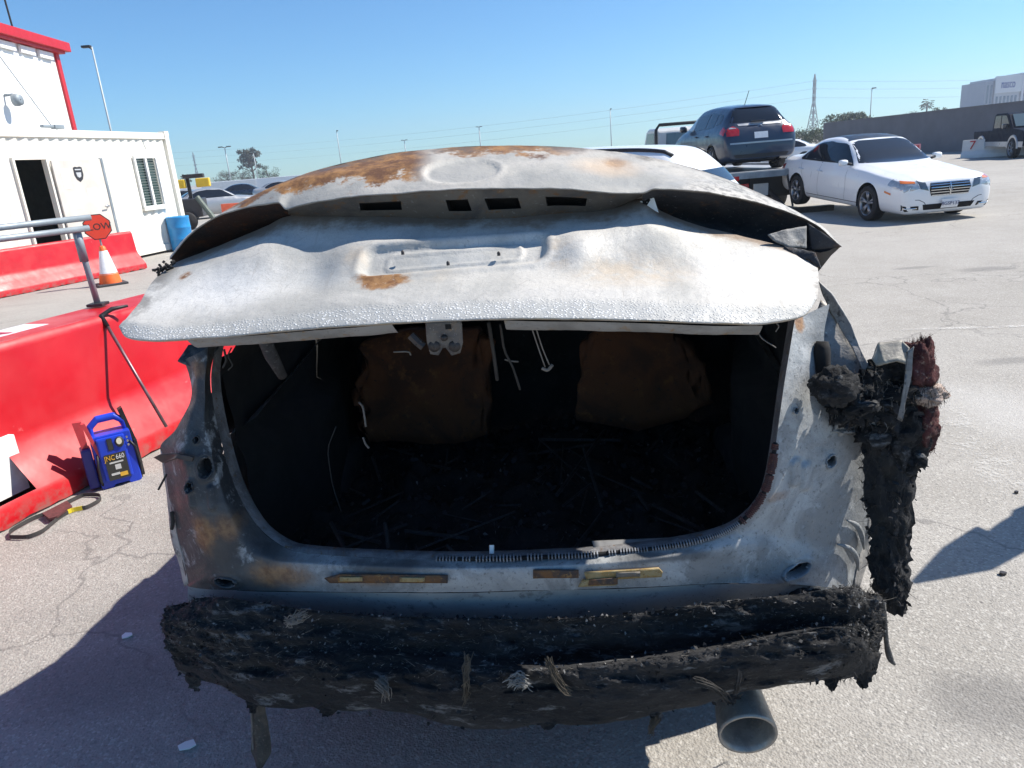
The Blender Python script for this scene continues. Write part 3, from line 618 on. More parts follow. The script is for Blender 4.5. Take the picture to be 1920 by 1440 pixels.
# rolled edge underneath, with two deeper stiffener lips
def strip(name, top, dy, dd, parent, mat, n=60, rows=5):
    a = cat(top, n); g = [a]
    for k in range(1, rows):
        f = k/(rows-1); b = a.copy(); b[:, 1] += dd*f; b[:, 2] -= dy*math.sin(f*math.pi/2); b += np.array([[0.0015*fb(p, 12) for _ in range(3)] for p in b]); g.append(b)
    return MB().grid(g).build(name, mat, parent, True)
strip('inner_lip', [(-0.6511,-0.118,1.3244),(-0.528,-0.115,1.3243),(-0.3926,-0.115,1.3276),(-0.284,-0.115,1.3299),(-0.1874,-0.1,1.3293)], .030, .05, lid, MT['lip'])
strip('inner_lip', [(0.0567,-0.1,1.3237),(0.1762,-0.118,1.3186),(0.3406,-0.118,1.3059),(0.481,-0.115,1.2917),(0.5917,-0.095,1.2809)], .030, .05, lid, MT['lip'])
# inside skin of the lid
isk = lg[::6, ::8].copy(); isk[:, :, 2] -= .012; isk[:, :, 1] += .03; isk = isk[:-3]
MB().grid(isk).build('inner_skin', MT['soot'], lid, True)
# --- spoiler band
b0_ = [(-0.9015,0.3,1.4665),(-0.8661,0.33,1.5114),(-0.786,0.36,1.5581),(-0.7116,0.38,1.5889),(-0.6037,0.4,1.6328),(-0.4833,0.42,1.6642),(-0.364,0.435,1.6815),(-0.2449,0.445,1.6917),(-0.112,0.45,1.6923),(0.0336,0.452,1.6849),(0.1771,0.45,1.6707),(0.3179,0.44,1.6473),(0.4415,0.425,1.616),(0.5627,0.41,1.5747),(0.6799,0.385,1.5186),(0.7788,0.35,1.4604),(0.8369,0.32,1.4166),(0.8652,0.29,1.3798)]
b1_ = [(-0.8931,0.285,1.4651),(-0.8275,0.285,1.5237),(-0.7297,0.285,1.5702),(-0.6348,0.29,1.6098),(-0.5309,0.3,1.6395),(-0.4148,0.305,1.652),(-0.3003,0.305,1.6539),(-0.1885,0.31,1.6557),(-0.0707,0.31,1.6518),(0.0452,0.31,1.6428),(0.1796,0.305,1.6273),(0.2982,0.3,1.6028),(0.4029,0.3,1.5871),(0.5326,0.3,1.562),(0.6638,0.31,1.5133),(0.7612,0.285,1.4616),(0.8232,0.275,1.4182),(0.862,0.28,1.3799)]
b2_ = [(-0.8847,0.27,1.4637),(-0.7917,0.245,1.5311),(-0.694,0.23,1.572),(-0.6068,0.22,1.5878),(-0.5274,0.205,1.591),(-0.5059,0.2,1.5741),(-0.4636,0.195,1.5818),(-0.3077,0.18,1.5931),(-0.1646,0.172,1.593),(-0.0594,0.167,1.5916),(0.0556,0.167,1.5855),(0.1763,0.167,1.5753),(0.3116,0.175,1.5552),(0.3753,0.185,1.5499),(0.4027,0.185,1.5577),(0.4942,0.2,1.5453),(0.6331,0.225,1.5091),(0.7771,0.25,1.4494),(0.8588,0.27,1.3801)]
b3_ = [(-0.8866,0.275,1.4617),(-0.7948,0.252,1.5278),(-0.6968,0.237,1.5689),(-0.6091,0.227,1.5849),(-0.5321,0.215,1.588),(-0.5106,0.21,1.5711),(-0.468,0.205,1.5788),(-0.3112,0.19,1.5903),(-0.1672,0.182,1.5902),(-0.0614,0.177,1.5888),(0.0543,0.177,1.5827),(0.1758,0.177,1.5725),(0.3118,0.185,1.5522),(0.3759,0.195,1.5469),(0.4035,0.195,1.5547),(0.4956,0.21,1.5422),(0.6347,0.232,1.5061),(0.7792,0.257,1.4461),(0.8592,0.275,1.3781)]
bg = rows_grid([b0_, b1_, b2_, b3_], 240, 40)
ec = np.array((-0.0642,0.262,1.6238)); er = abs(np.array((0.0294,0.262,1.6166))-ec)[0]
for i in range(40):
    for j in range(240):
        p = bg[i, j]; q = p-ec; rr = math.hypot(q[0]/er, q[1]/(er*.72)); bg[i, j] += np.array((0, -.25, .95))*(-.006*sstep(1.05, .93, rr)+.004*math.exp(-((rr-1.1)/.08)**2)+.002*fb(p, 6)+.001*fb(p, 25, 3))
band = MB().grid(bg).build('spoiler_band', MT['band'], lid, True)
# top deck of the lid behind the spoiler edge (seen from the other side)
dk = []
a = cat(b0_, 60)
for f in (0, .06, .3, .6, 1.0):
    b = a.copy(); b[:, 0] *= 1-.12*f; b[:, 1] += .62*f+.02*(f > 0); b[:, 2] -= .34*f+.06*math.sin(f*math.pi); dk.append(b)
MB().grid(dk).build('lid_deck', MT['lip'], lid, True)
# --- slotted garnish face under the band
ga_t = cat([(-0.511,0.22,1.5677),(-0.4702,0.21,1.5773),(-0.3129,0.195,1.5888),(-0.1685,0.187,1.5888),(-0.0624,0.182,1.5874),(0.0536,0.182,1.5813),(0.1755,0.182,1.571),(0.312,0.19,1.5507),(0.3738,0.2,1.5456)], 67)
ga_b = cat([(-0.5353,0.275,1.5571),(-0.4981,0.27,1.5508),(-0.3425,0.265,1.5334),(-0.1935,0.26,1.5193),(-0.0384,0.255,1.4996),(0.0796,0.258,1.499),(0.1686,0.262,1.5055),(0.2655,0.262,1.5012),(0.3775,0.255,1.5373)], 67)
pxs = np.linspace(540, 1204, 67)
sl4 = ((690, 765), (838, 880), (912, 975), (1018, 1097))
g4 = [ga_t+(ga_b-ga_t)*f for f in (0, .12, .26, .42, .60, .8, 1.0)]
for q in g4: q[:, 1] += np.array([.003*fb(p, 9) for p in q])
def sk4(i, j):
    x = (pxs[j]+pxs[j+1])/2; return 2 <= i <= 3 and any(a < x < b for a, b in sl4)
MB().grid(g4, sk4).build('garnish_face', MT['garnish'], lid, True)
for a_, b_ in sl4:
    j0 = int(np.argmin(abs(pxs-a_))); j1 = int(np.argmin(abs(pxs-b_)))
    ring = [g4[2][j] for j in range(j0, j1+1)]+[g4[4][j] for j in range(j1, j0-1, -1)]
    back = [p+np.array((0, .05, -.005)) for p in ring]; n = len(ring)
    m = MB(); m.add(ring+back, [(i, (i+1) % n, n+(i+1) % n, n+i) for i in range(n)]+[tuple(range(n, 2*n))]); m.build('slot', MT['void'], lid)
# --- tail-light pockets
def pocket(name, up, lo, mat, depth, n=50):
    a, b = cat(up, n), cat(lo, n); g = []
    for f in np.linspace(0, 1, 14):
        q = a*(1-f)+b*f; prof = np.sin(np.linspace(0.05, 1, n)*math.pi*.98)**.5; s = math.sin(f*math.pi)**.7
        q[:, 1] += depth*s*prof; q[:, 2] -= .05*s*prof
        q += np.array([[0, .010*fb(p, 9)+.004*fb(p, 30), .008*fb(p, 14)] for p in q])*s; g.append(q)
    return MB().grid(g).build(name, mat, lid, True)
pocket('taillight_pocket', [(-0.8931,0.285,1.4651),(-0.7993,0.26,1.5272),(-0.7009,0.245,1.5686),(-0.6129,0.235,1.5846),(-0.5364,0.225,1.5877),(-0.518,0.23,1.5675)], [(-0.8762,0.25,1.4503),(-0.7229,0.27,1.4943),(-0.5988,0.275,1.5314),(-0.5488,0.28,1.5508),(-0.5422,0.28,1.5545),(-0.5374,0.28,1.5569)], MT['pocket_rust'], .11)
pocket('taillight_pocket', [(0.3763,0.2,1.5454),(0.4043,0.205,1.5517),(0.4969,0.22,1.5392),(0.6385,0.25,1.5022),(0.7802,0.26,1.4432),(0.8502,0.275,1.3813)], [(0.3774,0.275,1.5285),(0.4236,0.26,1.4979),(0.4974,0.235,1.464),(0.6171,0.2,1.4275),(0.6964,0.17,1.4032),(0.7689,0.19,1.3871)], MT['pocket_soot'], .12)
# torn grey flap and dark triangular tip at the right end, white bracket at its inner end
def plate(name, pts, mat, parent, th=.004, n=(0, 1, 0), amp=0.0, sub=3):
    bm = bmesh.new(); vs = [bm.verts.new(p) for p in pts]; bm.faces.new(vs); bmesh.ops.triangulate(bm, faces=bm.faces[:])
    for _ in range(sub): bmesh.ops.subdivide_edges(bm, edges=bm.edges[:], cuts=1, use_grid_fill=True)
    for v in bm.verts:
        if amp: v.co += Vector((fb(v.co, 11)*.4, fb(v.co+Vector((3, 1, 2)), 11), fb(v.co, 14)*.6))*amp
    bmesh.ops.recalc_face_normals(bm, faces=bm.faces); r = bmesh.ops.solidify(bm, geom=bm.faces[:], thickness=th)
    for f in bm.faces: f.smooth = True
    me = bpy.data.meshes.new(name); bm.to_mesh(me); bm.free(); return put(name, me, mat, parent)
MT['torn'] = burnt('torn_metal', [(.24, .24, .235), (.13, .13, .13), (.05, .05, .05), (.35, .35, .35)], 12, .7, .5)
plate('torn_flap', [(0.6593,0.17,1.4341),(0.7063,0.19,1.4411),(0.7564,0.21,1.4419),(0.7553,0.19,1.393),(0.7072,0.165,1.403),(0.6705,0.165,1.4216)], MT['torn'], lid, .004, amp=.006)
plate('spoiler_tip', [(0.7684,0.245,1.4466),(0.8095,0.25,1.4179),(0.8546,0.265,1.3822),(0.78,0.25,1.3813)], MT['pocket_soot'], lid, .005, amp=.004)
plate('torn_edge', [(0.6962,0.16,1.4056),(0.7274,0.15,1.3974),(0.7548,0.12,1.3873),(0.7538,0.1,1.3576),(0.7365,0.115,1.3722),(0.7132,0.14,1.3874)], MT['pocket_soot'], lid, .012, amp=.016)
br = plate('corner_bracket', [(0.3725,0.262,1.5245),(0.4046,0.255,1.5366),(0.4194,0.245,1.4839),(0.3943,0.25,1.4981)], MT['white_foam'], lid, .003)
m = MB(); m.lathe([(.001, -.001), (.010, -.001), (.011, .001)], 14, tuple(np.array((0.3886,0.253,1.5226))), 'Y'); m.build('bolt_hole', MT['void'], br)
m = MB()
for k in range(26):
    p = np.array((-0.8518,0.2,1.4561))*(1-k/26)+np.array((-0.8701,0.17,1.441))*(k/26)+np.random.RandomState(k).normal(0, .006, 3); m.tube([tuple(p), tuple(p+np.random.RandomState(k+99).normal(0, .007, 3))], .0035, 5)
tag(m.build('charred_crumbs', MT['soot'], lid), kind='stuff')
# small bolts and screw holes on the recess
for q in ((-0.1936,0.09,1.4637), (0.0336,0.09,1.4462), (-0.0842,0.07,1.4344), (-0.2177,0.22,1.5048)):
    m = MB(); p = np.array(q)+nrm*.004-np.array((0, 0, 0)); m.lathe([(.001, -.002), (.003, -.003), (.004, -.006), (.004, -.012)], 10, tuple(p), 'Z'); m.build('screw', MT['dark_metal'], lid, True)
# latch hanging below the lid
la = plate('latch', [(-0.1113,-0.1,1.3344),(-0.0349,-0.1,1.33),(-0.0401,-0.085,1.2794),(-0.0494,-0.08,1.2545),(-0.0665,-0.08,1.2505),(-0.0766,-0.08,1.2681),(-0.0861,-0.08,1.2686),(-0.0975,-0.08,1.2521),(-0.1139,-0.08,1.2554),(-0.1168,-0.085,1.2836)], burnt('latch_metal', [(.13, .12, .11), (.08, .08, .085), (.22, .15, .09), (.3, .3, .3)], 20, .5, .4), lid, .006)
m = MB(); m.lathe([(.001, -.012), (.007, -.011), (.008, 0)], 12, tuple(np.array((-0.0769,-0.09,1.2923))), 'Y'); m.lathe([(.001, -.008), (.013, -.008), (.014, 0)], 14, tuple(np.array((-0.0575,-0.085,1.2708))), 'Y'); m.lathe([(.001, -.008), (.013, -.008), (.014, 0)], 14, tuple(np.array((-0.1025,-0.085,1.2732))), 'Y'); m.build('rivets', MT['dark_metal'], la, True)
m = MB(); c = np.array((-0.0641,-0.1,1.3177)); m.box(tuple(c+(-.006, -.006, -.005)), tuple(c+(.006, .0, .005))); m.build('latch_slot', MT['void'], la)
m = MB(); pp = [(-0.1544,-0.08,1.2988),(-0.1419,-0.08,1.2837),(-0.129,-0.08,1.2708)]; m.tube(pp, .010, 6); m.tube([(-0.1438,-0.085,1.2778),(-0.1287,-0.085,1.2842)], .004, 5); m.build('connector', MT['dark_metal'], la)
# hanging wires and the strut
MT['wire_pale'] = simple('wire_pale', (.16, .145, .13), .7, 0, .3, 40); MT['wire_dark'] = simple('wire_dark', (.03, .028, .026), .8, 0, .3, 40)
for pts, r, mt in (([(0.0158,-0.05,1.3112),(0.0147,-0.02,1.2599),(0.0148,0,1.204),(0.0134,0.02,1.1564)], .0045, 'wire_dark'), ([(0.0414,-0.05,1.3049),(0.0404,-0.02,1.2461),(0.0559,-0,1.189),(0.0658,0.02,1.1301)], .003, 'wire_dark'), ([(0.1102,-0.06,1.2986),(0.1195,-0.04,1.2496),(0.1322,-0.03,1.1965)], .0016, 'wire_pale'), ([(0.1195,-0.06,1.2981),(0.1289,-0.04,1.2466),(0.1422,-0.03,1.201)], .0016, 'wire_pale'), ([(0.1248,-0.03,1.1944),(0.1365,-0.03,1.1888),(0.1494,-0.03,1.2007)], .004, 'wire_pale'), ([(0.0378,0,1.2105),(0.0523,-0,1.2059),(0.0694,0,1.2037)], .002, 'wire_pale'), ([(-0.2357,0.05,1.2291),(-0.2068,0.05,1.2289),(-0.1966,0.05,1.2258),(-0.1948,0.05,1.219)], .0022, 'wire_pale'), ([(-0.3932,0.2,1.0566),(-0.3838,0.2,1.0394),(-0.3837,0.2,1.0086),(-0.384,0.2,0.9854)], .003, 'wire_pale'), ([(-0.396,0.2,0.9546),(-0.3926,0.2,0.9355),(-0.3839,0.2,0.9225)], .003, 'wire_pale'), ([(-0.5077,0.3,0.9521),(-0.5448,0.3,0.87),(-0.5469,0.3,0.7845),(-0.5336,0.3,0.6786)], .002, 'wire_dark'), ([(0.5998,-0,1.2596),(0.6082,0,1.235),(0.6432,0,1.2064)], .0012, 'wire_pale'), ([(0.6415,0,1.2632),(0.6474,0,1.2545),(0.641,0,1.2428)], .0014, 'wire_pale'), ([(-0.689,0.1,1.2464),(-0.6882,0.1,1.2224),(-0.702,0.1,1.1976)], .003, 'wire_dark'), ([(-0.6684,0.1,1.2495),(-0.6814,0.1,1.2277),(-0.6746,0.1,1.2047),(-0.6889,0.1,1.1912)], .002, 'wire_dark')):
    m = MB(); m.tube(cat(pts, 10), r, 6); m.build('wire', MT[mt], car, True)
m = MB(); m.tube([(-0.5222,-0.02,1.3043),(-0.5343,0.03,1.2435),(-0.5377,0.08,1.1742)], [.016, .017, .012], 10); m.build('gas_strut', burnt('strut', [(.05, .05, .055), (.025, .025, .028), (.14, .14, .14)], 30), car, True)

# --- rear panel: U-shaped pressing round the trunk opening
E0 = [(-0.7634,0.2,1.2385),(-0.7654,0.15,1.1713),(-0.7551,0.11,1.0802),(-0.7417,0.09,0.982),(-0.7221,0.07,0.8981),(-0.6892,0.05,0.8213),(-0.6365,0.03,0.7552),(-0.5426,-0,0.7199),(-0.3619,-0.03,0.7186),(-0.0582,-0.05,0.7171),(0.2032,-0.05,0.7237),(0.4194,-0.04,0.7422),(0.5333,-0.025,0.7625),(0.5902,-0.015,0.798),(0.63,-0.005,0.8614),(0.6493,0.01,0.9491),(0.6636,0.03,1.0338),(0.6779,0.05,1.1175),(0.6978,0.09,1.1823),(0.7187,0.14,1.2335)]
E1 = [(-0.7559,0.15,1.2438),(-0.7546,0.1,1.1686),(-0.7582,0.06,1.0808),(-0.7396,0.03,0.9995),(-0.7232,0.01,0.9188),(-0.7021,-0.01,0.833),(-0.6662,-0.025,0.7373),(-0.5565,-0.04,0.7131),(-0.3608,-0.06,0.7109),(-0.0544,-0.08,0.7117),(0.2093,-0.08,0.7185),(0.4311,-0.065,0.7281),(0.5663,-0.035,0.7361),(0.6526,0.01,0.7401),(0.6927,0.03,0.8071),(0.7054,0.045,0.9074),(0.712,0.065,1.0054),(0.7188,0.085,1.0981),(0.735,0.125,1.1777),(0.7525,0.175,1.2368)]
E2 = [(-0.783,0.14,1.2306),(-0.7789,0.1,1.1509),(-0.7982,0.055,1.0654),(-0.7974,0.02,1.0015),(-0.7818,-0.002,0.9263),(-0.7658,-0.02,0.8293),(-0.7443,-0.03,0.6995),(-0.6051,-0.045,0.6702),(-0.3742,-0.065,0.6747),(-0.0567,-0.085,0.6795),(0.2166,-0.085,0.6853),(0.4407,-0.065,0.6906),(0.6162,-0.02,0.6785),(0.7794,0.07,0.6434),(0.8096,0.1,0.7385),(0.8266,0.12,0.8527),(0.814,0.13,0.9628),(0.7714,0.13,1.0747),(0.7772,0.165,1.1718),(0.7857,0.205,1.2417)]
E3 = [(-0.8392,0.16,1.209),(-0.8119,0.12,1.1313),(-0.8545,0.09,1.0469),(-0.9174,0.09,0.984),(-0.9007,0.06,0.9086),(-0.9005,0.05,0.8193),(-0.8847,0.02,0.6116),(-0.6581,-0.04,0.6313),(-0.3895,-0.06,0.6377),(-0.0605,-0.08,0.6463),(0.2227,-0.08,0.6513),(0.4511,-0.06,0.6466),(0.6513,-0.01,0.6141),(0.895,0.15,0.4971),(0.9328,0.19,0.6328),(0.9546,0.21,0.7773),(0.946,0.21,0.9267),(0.8073,0.165,1.0591),(0.8036,0.19,1.164),(0.8273,0.24,1.2455)]
def key_interp(rows, nu, nv):
    K_ = np.array(rows); t = np.arange(K_.shape[1]); R = np.array([hermite(t, r, np.linspace(0, t[-1], nu)) for r in K_]); return hermite(np.arange(len(rows)), R, np.linspace(0, len(rows)-1, nv))
PU, PV = 420, 48
pg = key_interp([E0, E1, E2, E3], PU, PV)
holes = [((-0.7536,0,0.9615), .017, .024), ((-0.7977,0.01,0.9167), .010, .012), ((-0.7417,-0.025,0.6533), .030, .014), ((0.7152,0.03,0.6282), .036, .018), ((0.811,0.115,0.8799), .014, .015), ((0.7099,0.07,1.0332), .007, .007), ((-0.7744,0.04,1.0306), .007, .008)]
ribs = [((0.7075,0.045,0.8838), .012, .034), ((0.7383,0.065,0.8637), .012, .034), ((-0.8043,0,0.8885), .009, .03), ((-0.7422,-0,0.8866), .008, .03)]
for i in range(PV):
    for j in range(PU):
        p = pg[i, j]; d = .003*fb(p, 7)+.001*fb(p, 26, 3)
        for c, a_, b_ in holes:
            rr = math.hypot((p[0]-c[0])/a_, (p[2]-c[2])/b_); d += .005*math.exp(-((rr-1.35)/.22)**2)
        for c, a_, b_ in ribs:
            q = sdbox(p[0]-c[0], p[2]-c[2], a_, b_, a_*.9); d += .010*sstep(.006, -.004, q)
        # dents on the crushed left flank
        if j < PU*.28: d += .012*fb((p[0], p[1], p[2]*.6), 9, 2)*(1-j/(PU*.28))
        pg[i, j] = p+np.array((0, -1, .15))*d
def skp(i, j):
    p = (pg[i, j]+pg[i+1, j+1])/2
    return any(((p[0]-c[0])/a_)**2+((p[2]-c[2])/b_)**2 < .9 for c, a_, b_ in holes)
def panel_metal():
    t = NT('scorched_rear_panel'); big = t.noise(4.2, 6, .65, dist=.6); mid = t.noise(13, 6, .7, dist=.4); fine = t.noise(75, 4, .75); sp = t.noise(210, 3, .8)
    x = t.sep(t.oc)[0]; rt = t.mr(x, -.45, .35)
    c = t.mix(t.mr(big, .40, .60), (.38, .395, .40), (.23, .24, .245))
    left_shade = t.mix(t.mr(big, .42, .58), (.075, .08, .083), (.042, .045, .05)); left_shade = t.mix(t.mr(mid, .55, .68), left_shade, (.14, .145, .15)); c = t.mix(t.mr(x, -.50, -.62), c, left_shade)  # left end coloured darker to stand in for its shade
    c = t.mix(t.mr(mid, .54, .66, 0, .55), c, (.50, .515, .52)); c = t.mix(t.mr(fine, .56, .66, 0, .6), c, (.10, .10, .10)); c = t.mix(t.mr(sp, .60, .68, 0, .5), c, (.08, .08, .08))
    rc = t.mix(t.mr(t.noise(40, 5, .7), .35, .65), (.17, .075, .028), (.33, .18, .075)); ru = None
    for p, r, e, f in (((-0.5763,-0.04,0.6823), (.13, .08, .045), .8, .8), ((-0.7813,-0.02,0.7913), (.06, .1, .07), .8, .75), ((-0.7102,-0.01,0.8072), (.05, .1, .05), .8, .6), ((-0.7815,0.13,1.1928), (.03, .1, .03), .6, .6), ((-0.3277,-0.07,0.6817), (.11, .06, .03), .8, .5), ((0.6597,0,0.8372), (.05, .06, .02), .8, .5), ((0.7474,0.03,0.9639), (.03, .06, .06), .8, .45), ((0.7344,0.13,1.2284), (.02, .1, .03), .5, .9)):
        q = t.ma('MULTIPLY', t.blob(p, r, e, .6, 16), f); ru = q if ru is None else t.ma('MAXIMUM', ru, q)
    c = t.mix(ru, c, rc)
    so = None
    for p, r in (((0.7542,-0.02,0.7544), (.07, .1, .05)), ((0.39,-0.08,0.7265), (.22, .06, .02)), ((-0.2993,-0.06,0.7098), (.16, .06, .02)), ((0.8006,0.12,1.169), (.05, .1, .08)), ((-0.7299,-0.03,0.7338), (.06, .06, .06)), ((-0.6483,0,0.7769), (.04, .06, .05))):
        q = t.blob(p, r, .7, .6, 14); so = q if so is None else t.ma('MAXIMUM', so, q)
    c = t.mix(t.ma('MULTIPLY', so, .7), c, (.045, .045, .048))
    t.bump(t.ma('ADD', fine, t.ma('MULTIPLY', mid, .8)), .4, .006)
    return t.out(c, t.mr(mid, .3, .7, .42, .72), .2)
MT['panel'] = panel_metal()
rp = MB().grid(pg, skp).build('rear_panel', MT['panel'], car, True)
for c, a_, b_ in holes:
    m = MB(); n = 26; ring = [(c[0]+a_*math.cos(k*6.2832/n), c[2]+b_*math.sin(k*6.2832/n)) for k in range(n)]
    # depth of the sheet at the hole
    dd = np.hypot((pg[:, :, 0]-c[0])/a_, (pg[:, :, 2]-c[2])/b_); ij = np.unravel_index(np.argmin(dd), dd.shape); y0 = float(pg[ij][1])
    rows = []
    A_ = pg.reshape(-1, 3); yr = []
    for q in ring: yr.append(float(A_[np.argmin(np.hypot(A_[:, 0]-(c[0]+(q[0]-c[0])*1.2), A_[:, 2]-(c[2]+(q[1]-c[2])*1.2)))][1]))
    for s, dy in ((1.30, .006), (1.18, -.005), (1.05, -.006), (.97, -.001), (.95, .03)):
        rows.append([(c[0]+(q[0]-c[0])*s, yr[k]+dy, c[2]+(q[1]-c[2])*s) for k, q in enumerate(ring)])
    m.grid(rows, closeu=True); m.uv = {}; m.build('hole_rim', MT['panel'], rp, True)
    m = MB(); m.add([(c[0]+(q[0]-c[0])*1.0, yr[k]+.03, c[2]+(q[1]-c[2])*1.0) for k, q in enumerate(ring)], [tuple(range(n))]); m.build('hole_cavity', MT['void'], rp)
# flange turned into the opening
fg = [cat(E0, 160)]; 
for dy, dz in ((.012, .006), (.035, .004), (.05, -.02)):
    q = fg[0].copy(); q[:, 1] += dy; q[:, 2] += dz*np.sin(np.linspace(0, math.pi, 160)); fg.append(q)
MB().grid(fg).build('opening_flange', burnt('flange_metal', [(.10, .10, .105), (.20, .20, .21), (.14, .09, .05), (.3, .3, .3)], 16), rp, True)
# corroded rings of the rubber seal core
sealp = cat([(-0.1661,-0.045,0.7177),(0.009,-0.055,0.7233),(0.1778,-0.055,0.7272),(0.3056,-0.045,0.7303),(0.419,-0.043,0.744),(0.514,-0.03,0.7615),(0.5705,-0.022,0.791),(0.608,-0.014,0.8319),(0.6333,-0.004,0.8814),(0.6437,0.004,0.925),(0.6514,0.012,0.975)], 150)
smats = [simple('seal_core', (.20, .21, .23), .6, .3, .35, 60), burnt('seal_rust', [(.10, .035, .03), (.06, .03, .03), (.22, .10, .05)], 60)]
for k_, rng in ((0, range(0, 104)), (1, range(104, 150))):
    m = MB()
    for i in rng:
        if fb((i*.21, 3, k_), 1) < -.28: continue
        p = Vector(sealp[i]); t_ = (Vector(sealp[min(i+1, 149)])-Vector(sealp[max(i-1, 0)])).normalized(); r = .0085+.003*random.random()
        m.tube([p-t_*.0016, p+t_*.0016], [r, r*.95], 7)
    tag(m.build('seal_rings', smats[k_], rp), kind='stuff')
m = MB(); m.tube(sealp, .0055, 6); m.build('seal_core', MT['soot'], rp, True)
# rusty brackets on the sill
by = burnt('bracket_yellow', [(.34, .26, .13), (.28, .18, .06), (.14, .06, .02), (.45, .43, .38)], 30, .7, .3)
brs = burnt('bracket_rust', [(.17, .08, .03), (.06, .045, .04), (.30, .17, .06), (.1, .1, .1)], 26, .8, .4)
def slab(name, px, mat, parent, dy=-.008):
    return plate(name, [tuple(np.array(p)+np.array((0, dy, 0))) for p in px], mat, parent, .004, amp=.0012, sub=2)
slab('bracket', [(-0.4526,-0.066,0.6858),(-0.4083,-0.068,0.6985),(-0.1347,-0.08,0.6984),(-0.137,-0.08,0.6775),(-0.4407,-0.066,0.6733)], brs, rp)
for a_ in ([(-0.409,-0.068,0.694),(-0.3505,-0.07,0.6942),(-0.3523,-0.07,0.6821),(-0.4109,-0.068,0.6818)], [(-0.2543,-0.074,0.6936),(-0.192,-0.076,0.6938),(-0.1934,-0.076,0.6818),(-0.2558,-0.074,0.6816)]): slab('bracket_tab', a_, by, rp, -.013)
slab('bracket', [(0.0756,-0.085,0.7125),(0.1838,-0.087,0.7118),(0.1827,-0.087,0.6915),(0.074,-0.085,0.6892)], brs, rp)
slab('bracket', [(0.1961,-0.088,0.7064),(0.3716,-0.076,0.7073),(0.3801,-0.076,0.6957),(0.3774,-0.076,0.6828),(0.2014,-0.088,0.6846)], by, rp)
slab('bracket', [(0.1914,-0.088,0.6877),(0.2746,-0.086,0.6894),(0.2701,-0.086,0.6706),(0.1803,-0.088,0.6689)], by, rp, -.010)
slab('bracket_tab', [(0.2714,-0.084,0.704),(0.3277,-0.08,0.7034),(0.3274,-0.08,0.6919),(0.271,-0.084,0.6925)], MT['garnish'], rp, -.013)
slab('bracket_tab', [(0.2079,-0.088,0.6888),(0.2747,-0.085,0.6916),(0.2741,-0.085,0.6742),(0.2047,-0.088,0.6743)], brs, rp, -.013)
# sill trim lying along the opening
plate('sill_trim', [(0.2169,0,0.7354),(0.3994,0.01,0.7344),(0.5352,0.02,0.7344),(0.4986,-0.01,0.7318),(0.358,-0.02,0.7261),(0.2228,-0.03,0.7261)], simple('sill_trim', (.20, .20, .20), .6, .2, .25, 20), rp, .003)
m = MB(); m.tube([(-0.0307,-0.02,0.7406),(-0.031,-0.03,0.7225)], .006, 8); m.build('white_stub', MT['white_foam'], rp)
# --- right taillight housing and inner quarter structure
qm = burnt('quarter_metal', [(.40, .38, .35), (.25, .24, .23), (.08, .08, .085), (.55, .54, .5)], 10, .6, .4)
plate('quarter_flange', [(0.8173,0.3,1.2918),(0.8449,0.28,1.2664),(0.8765,0.24,1.2021),(0.8918,0.2,1.1432),(0.9017,0.15,1.1026),(0.8878,0.15,1.0899),(0.8702,0.22,1.1527),(0.8419,0.28,1.2228)], qm, car, .006, amp=.006)
plate('quarter_inner', [(0.8233,0.3,1.2475),(0.8679,0.26,1.1981),(0.8926,0.2,1.1295),(0.9143,0.15,1.0616),(0.91,0.12,0.9626),(0.8217,0.16,0.9934),(0.7977,0.2,1.0792),(0.792,0.24,1.1795)], qm, car, .004, amp=.010)
m = MB(); c = cat([(0.789,0.155,1.1737),(0.7859,0.145,1.1233),(0.7927,0.135,1.0721),(0.8049,0.13,1.046)], 10); m.tube(c, [.014, .019, .021, .021, .021, .021, .021, .02, .018, .014], 10); m.build('housing_slot', MT['void'], car, True)
plate('curled_edge', [(0.8225,0.12,0.9801),(0.8667,0.14,0.9736),(0.9317,0.19,0.9378),(0.9414,0.195,0.9152),(0.8869,0.15,0.9436),(0.8459,0.13,0.9503),(0.8186,0.12,0.9581)], MT['torn'], car, .006, amp=.008)
for pts in ([(0.8633,0.13,0.7061),(0.895,0.15,0.6792),(0.9157,0.165,0.6393),(0.9254,0.17,0.5968)], [(0.8331,0.1,0.6551),(0.8695,0.12,0.6304),(0.8969,0.14,0.5899),(0.9064,0.145,0.5485)]):
    m = MB(); m.tube(cat(pts, 10), [.002, .004, .006, .007, .0075, .0075, .007, .006, .004, .002], 8); m.build('pressed_rib', MT['panel'], rp, True)
plate('side_flange', [(0.946,0.21,0.9267),(0.9651,0.22,0.833),(0.9608,0.21,0.6843),(0.946,0.19,0.5524),(0.9185,0.16,0.4771),(0.8981,0.15,0.4905),(0.9274,0.19,0.6329),(0.9447,0.205,0.78)], qm, car, .004, amp=.005)
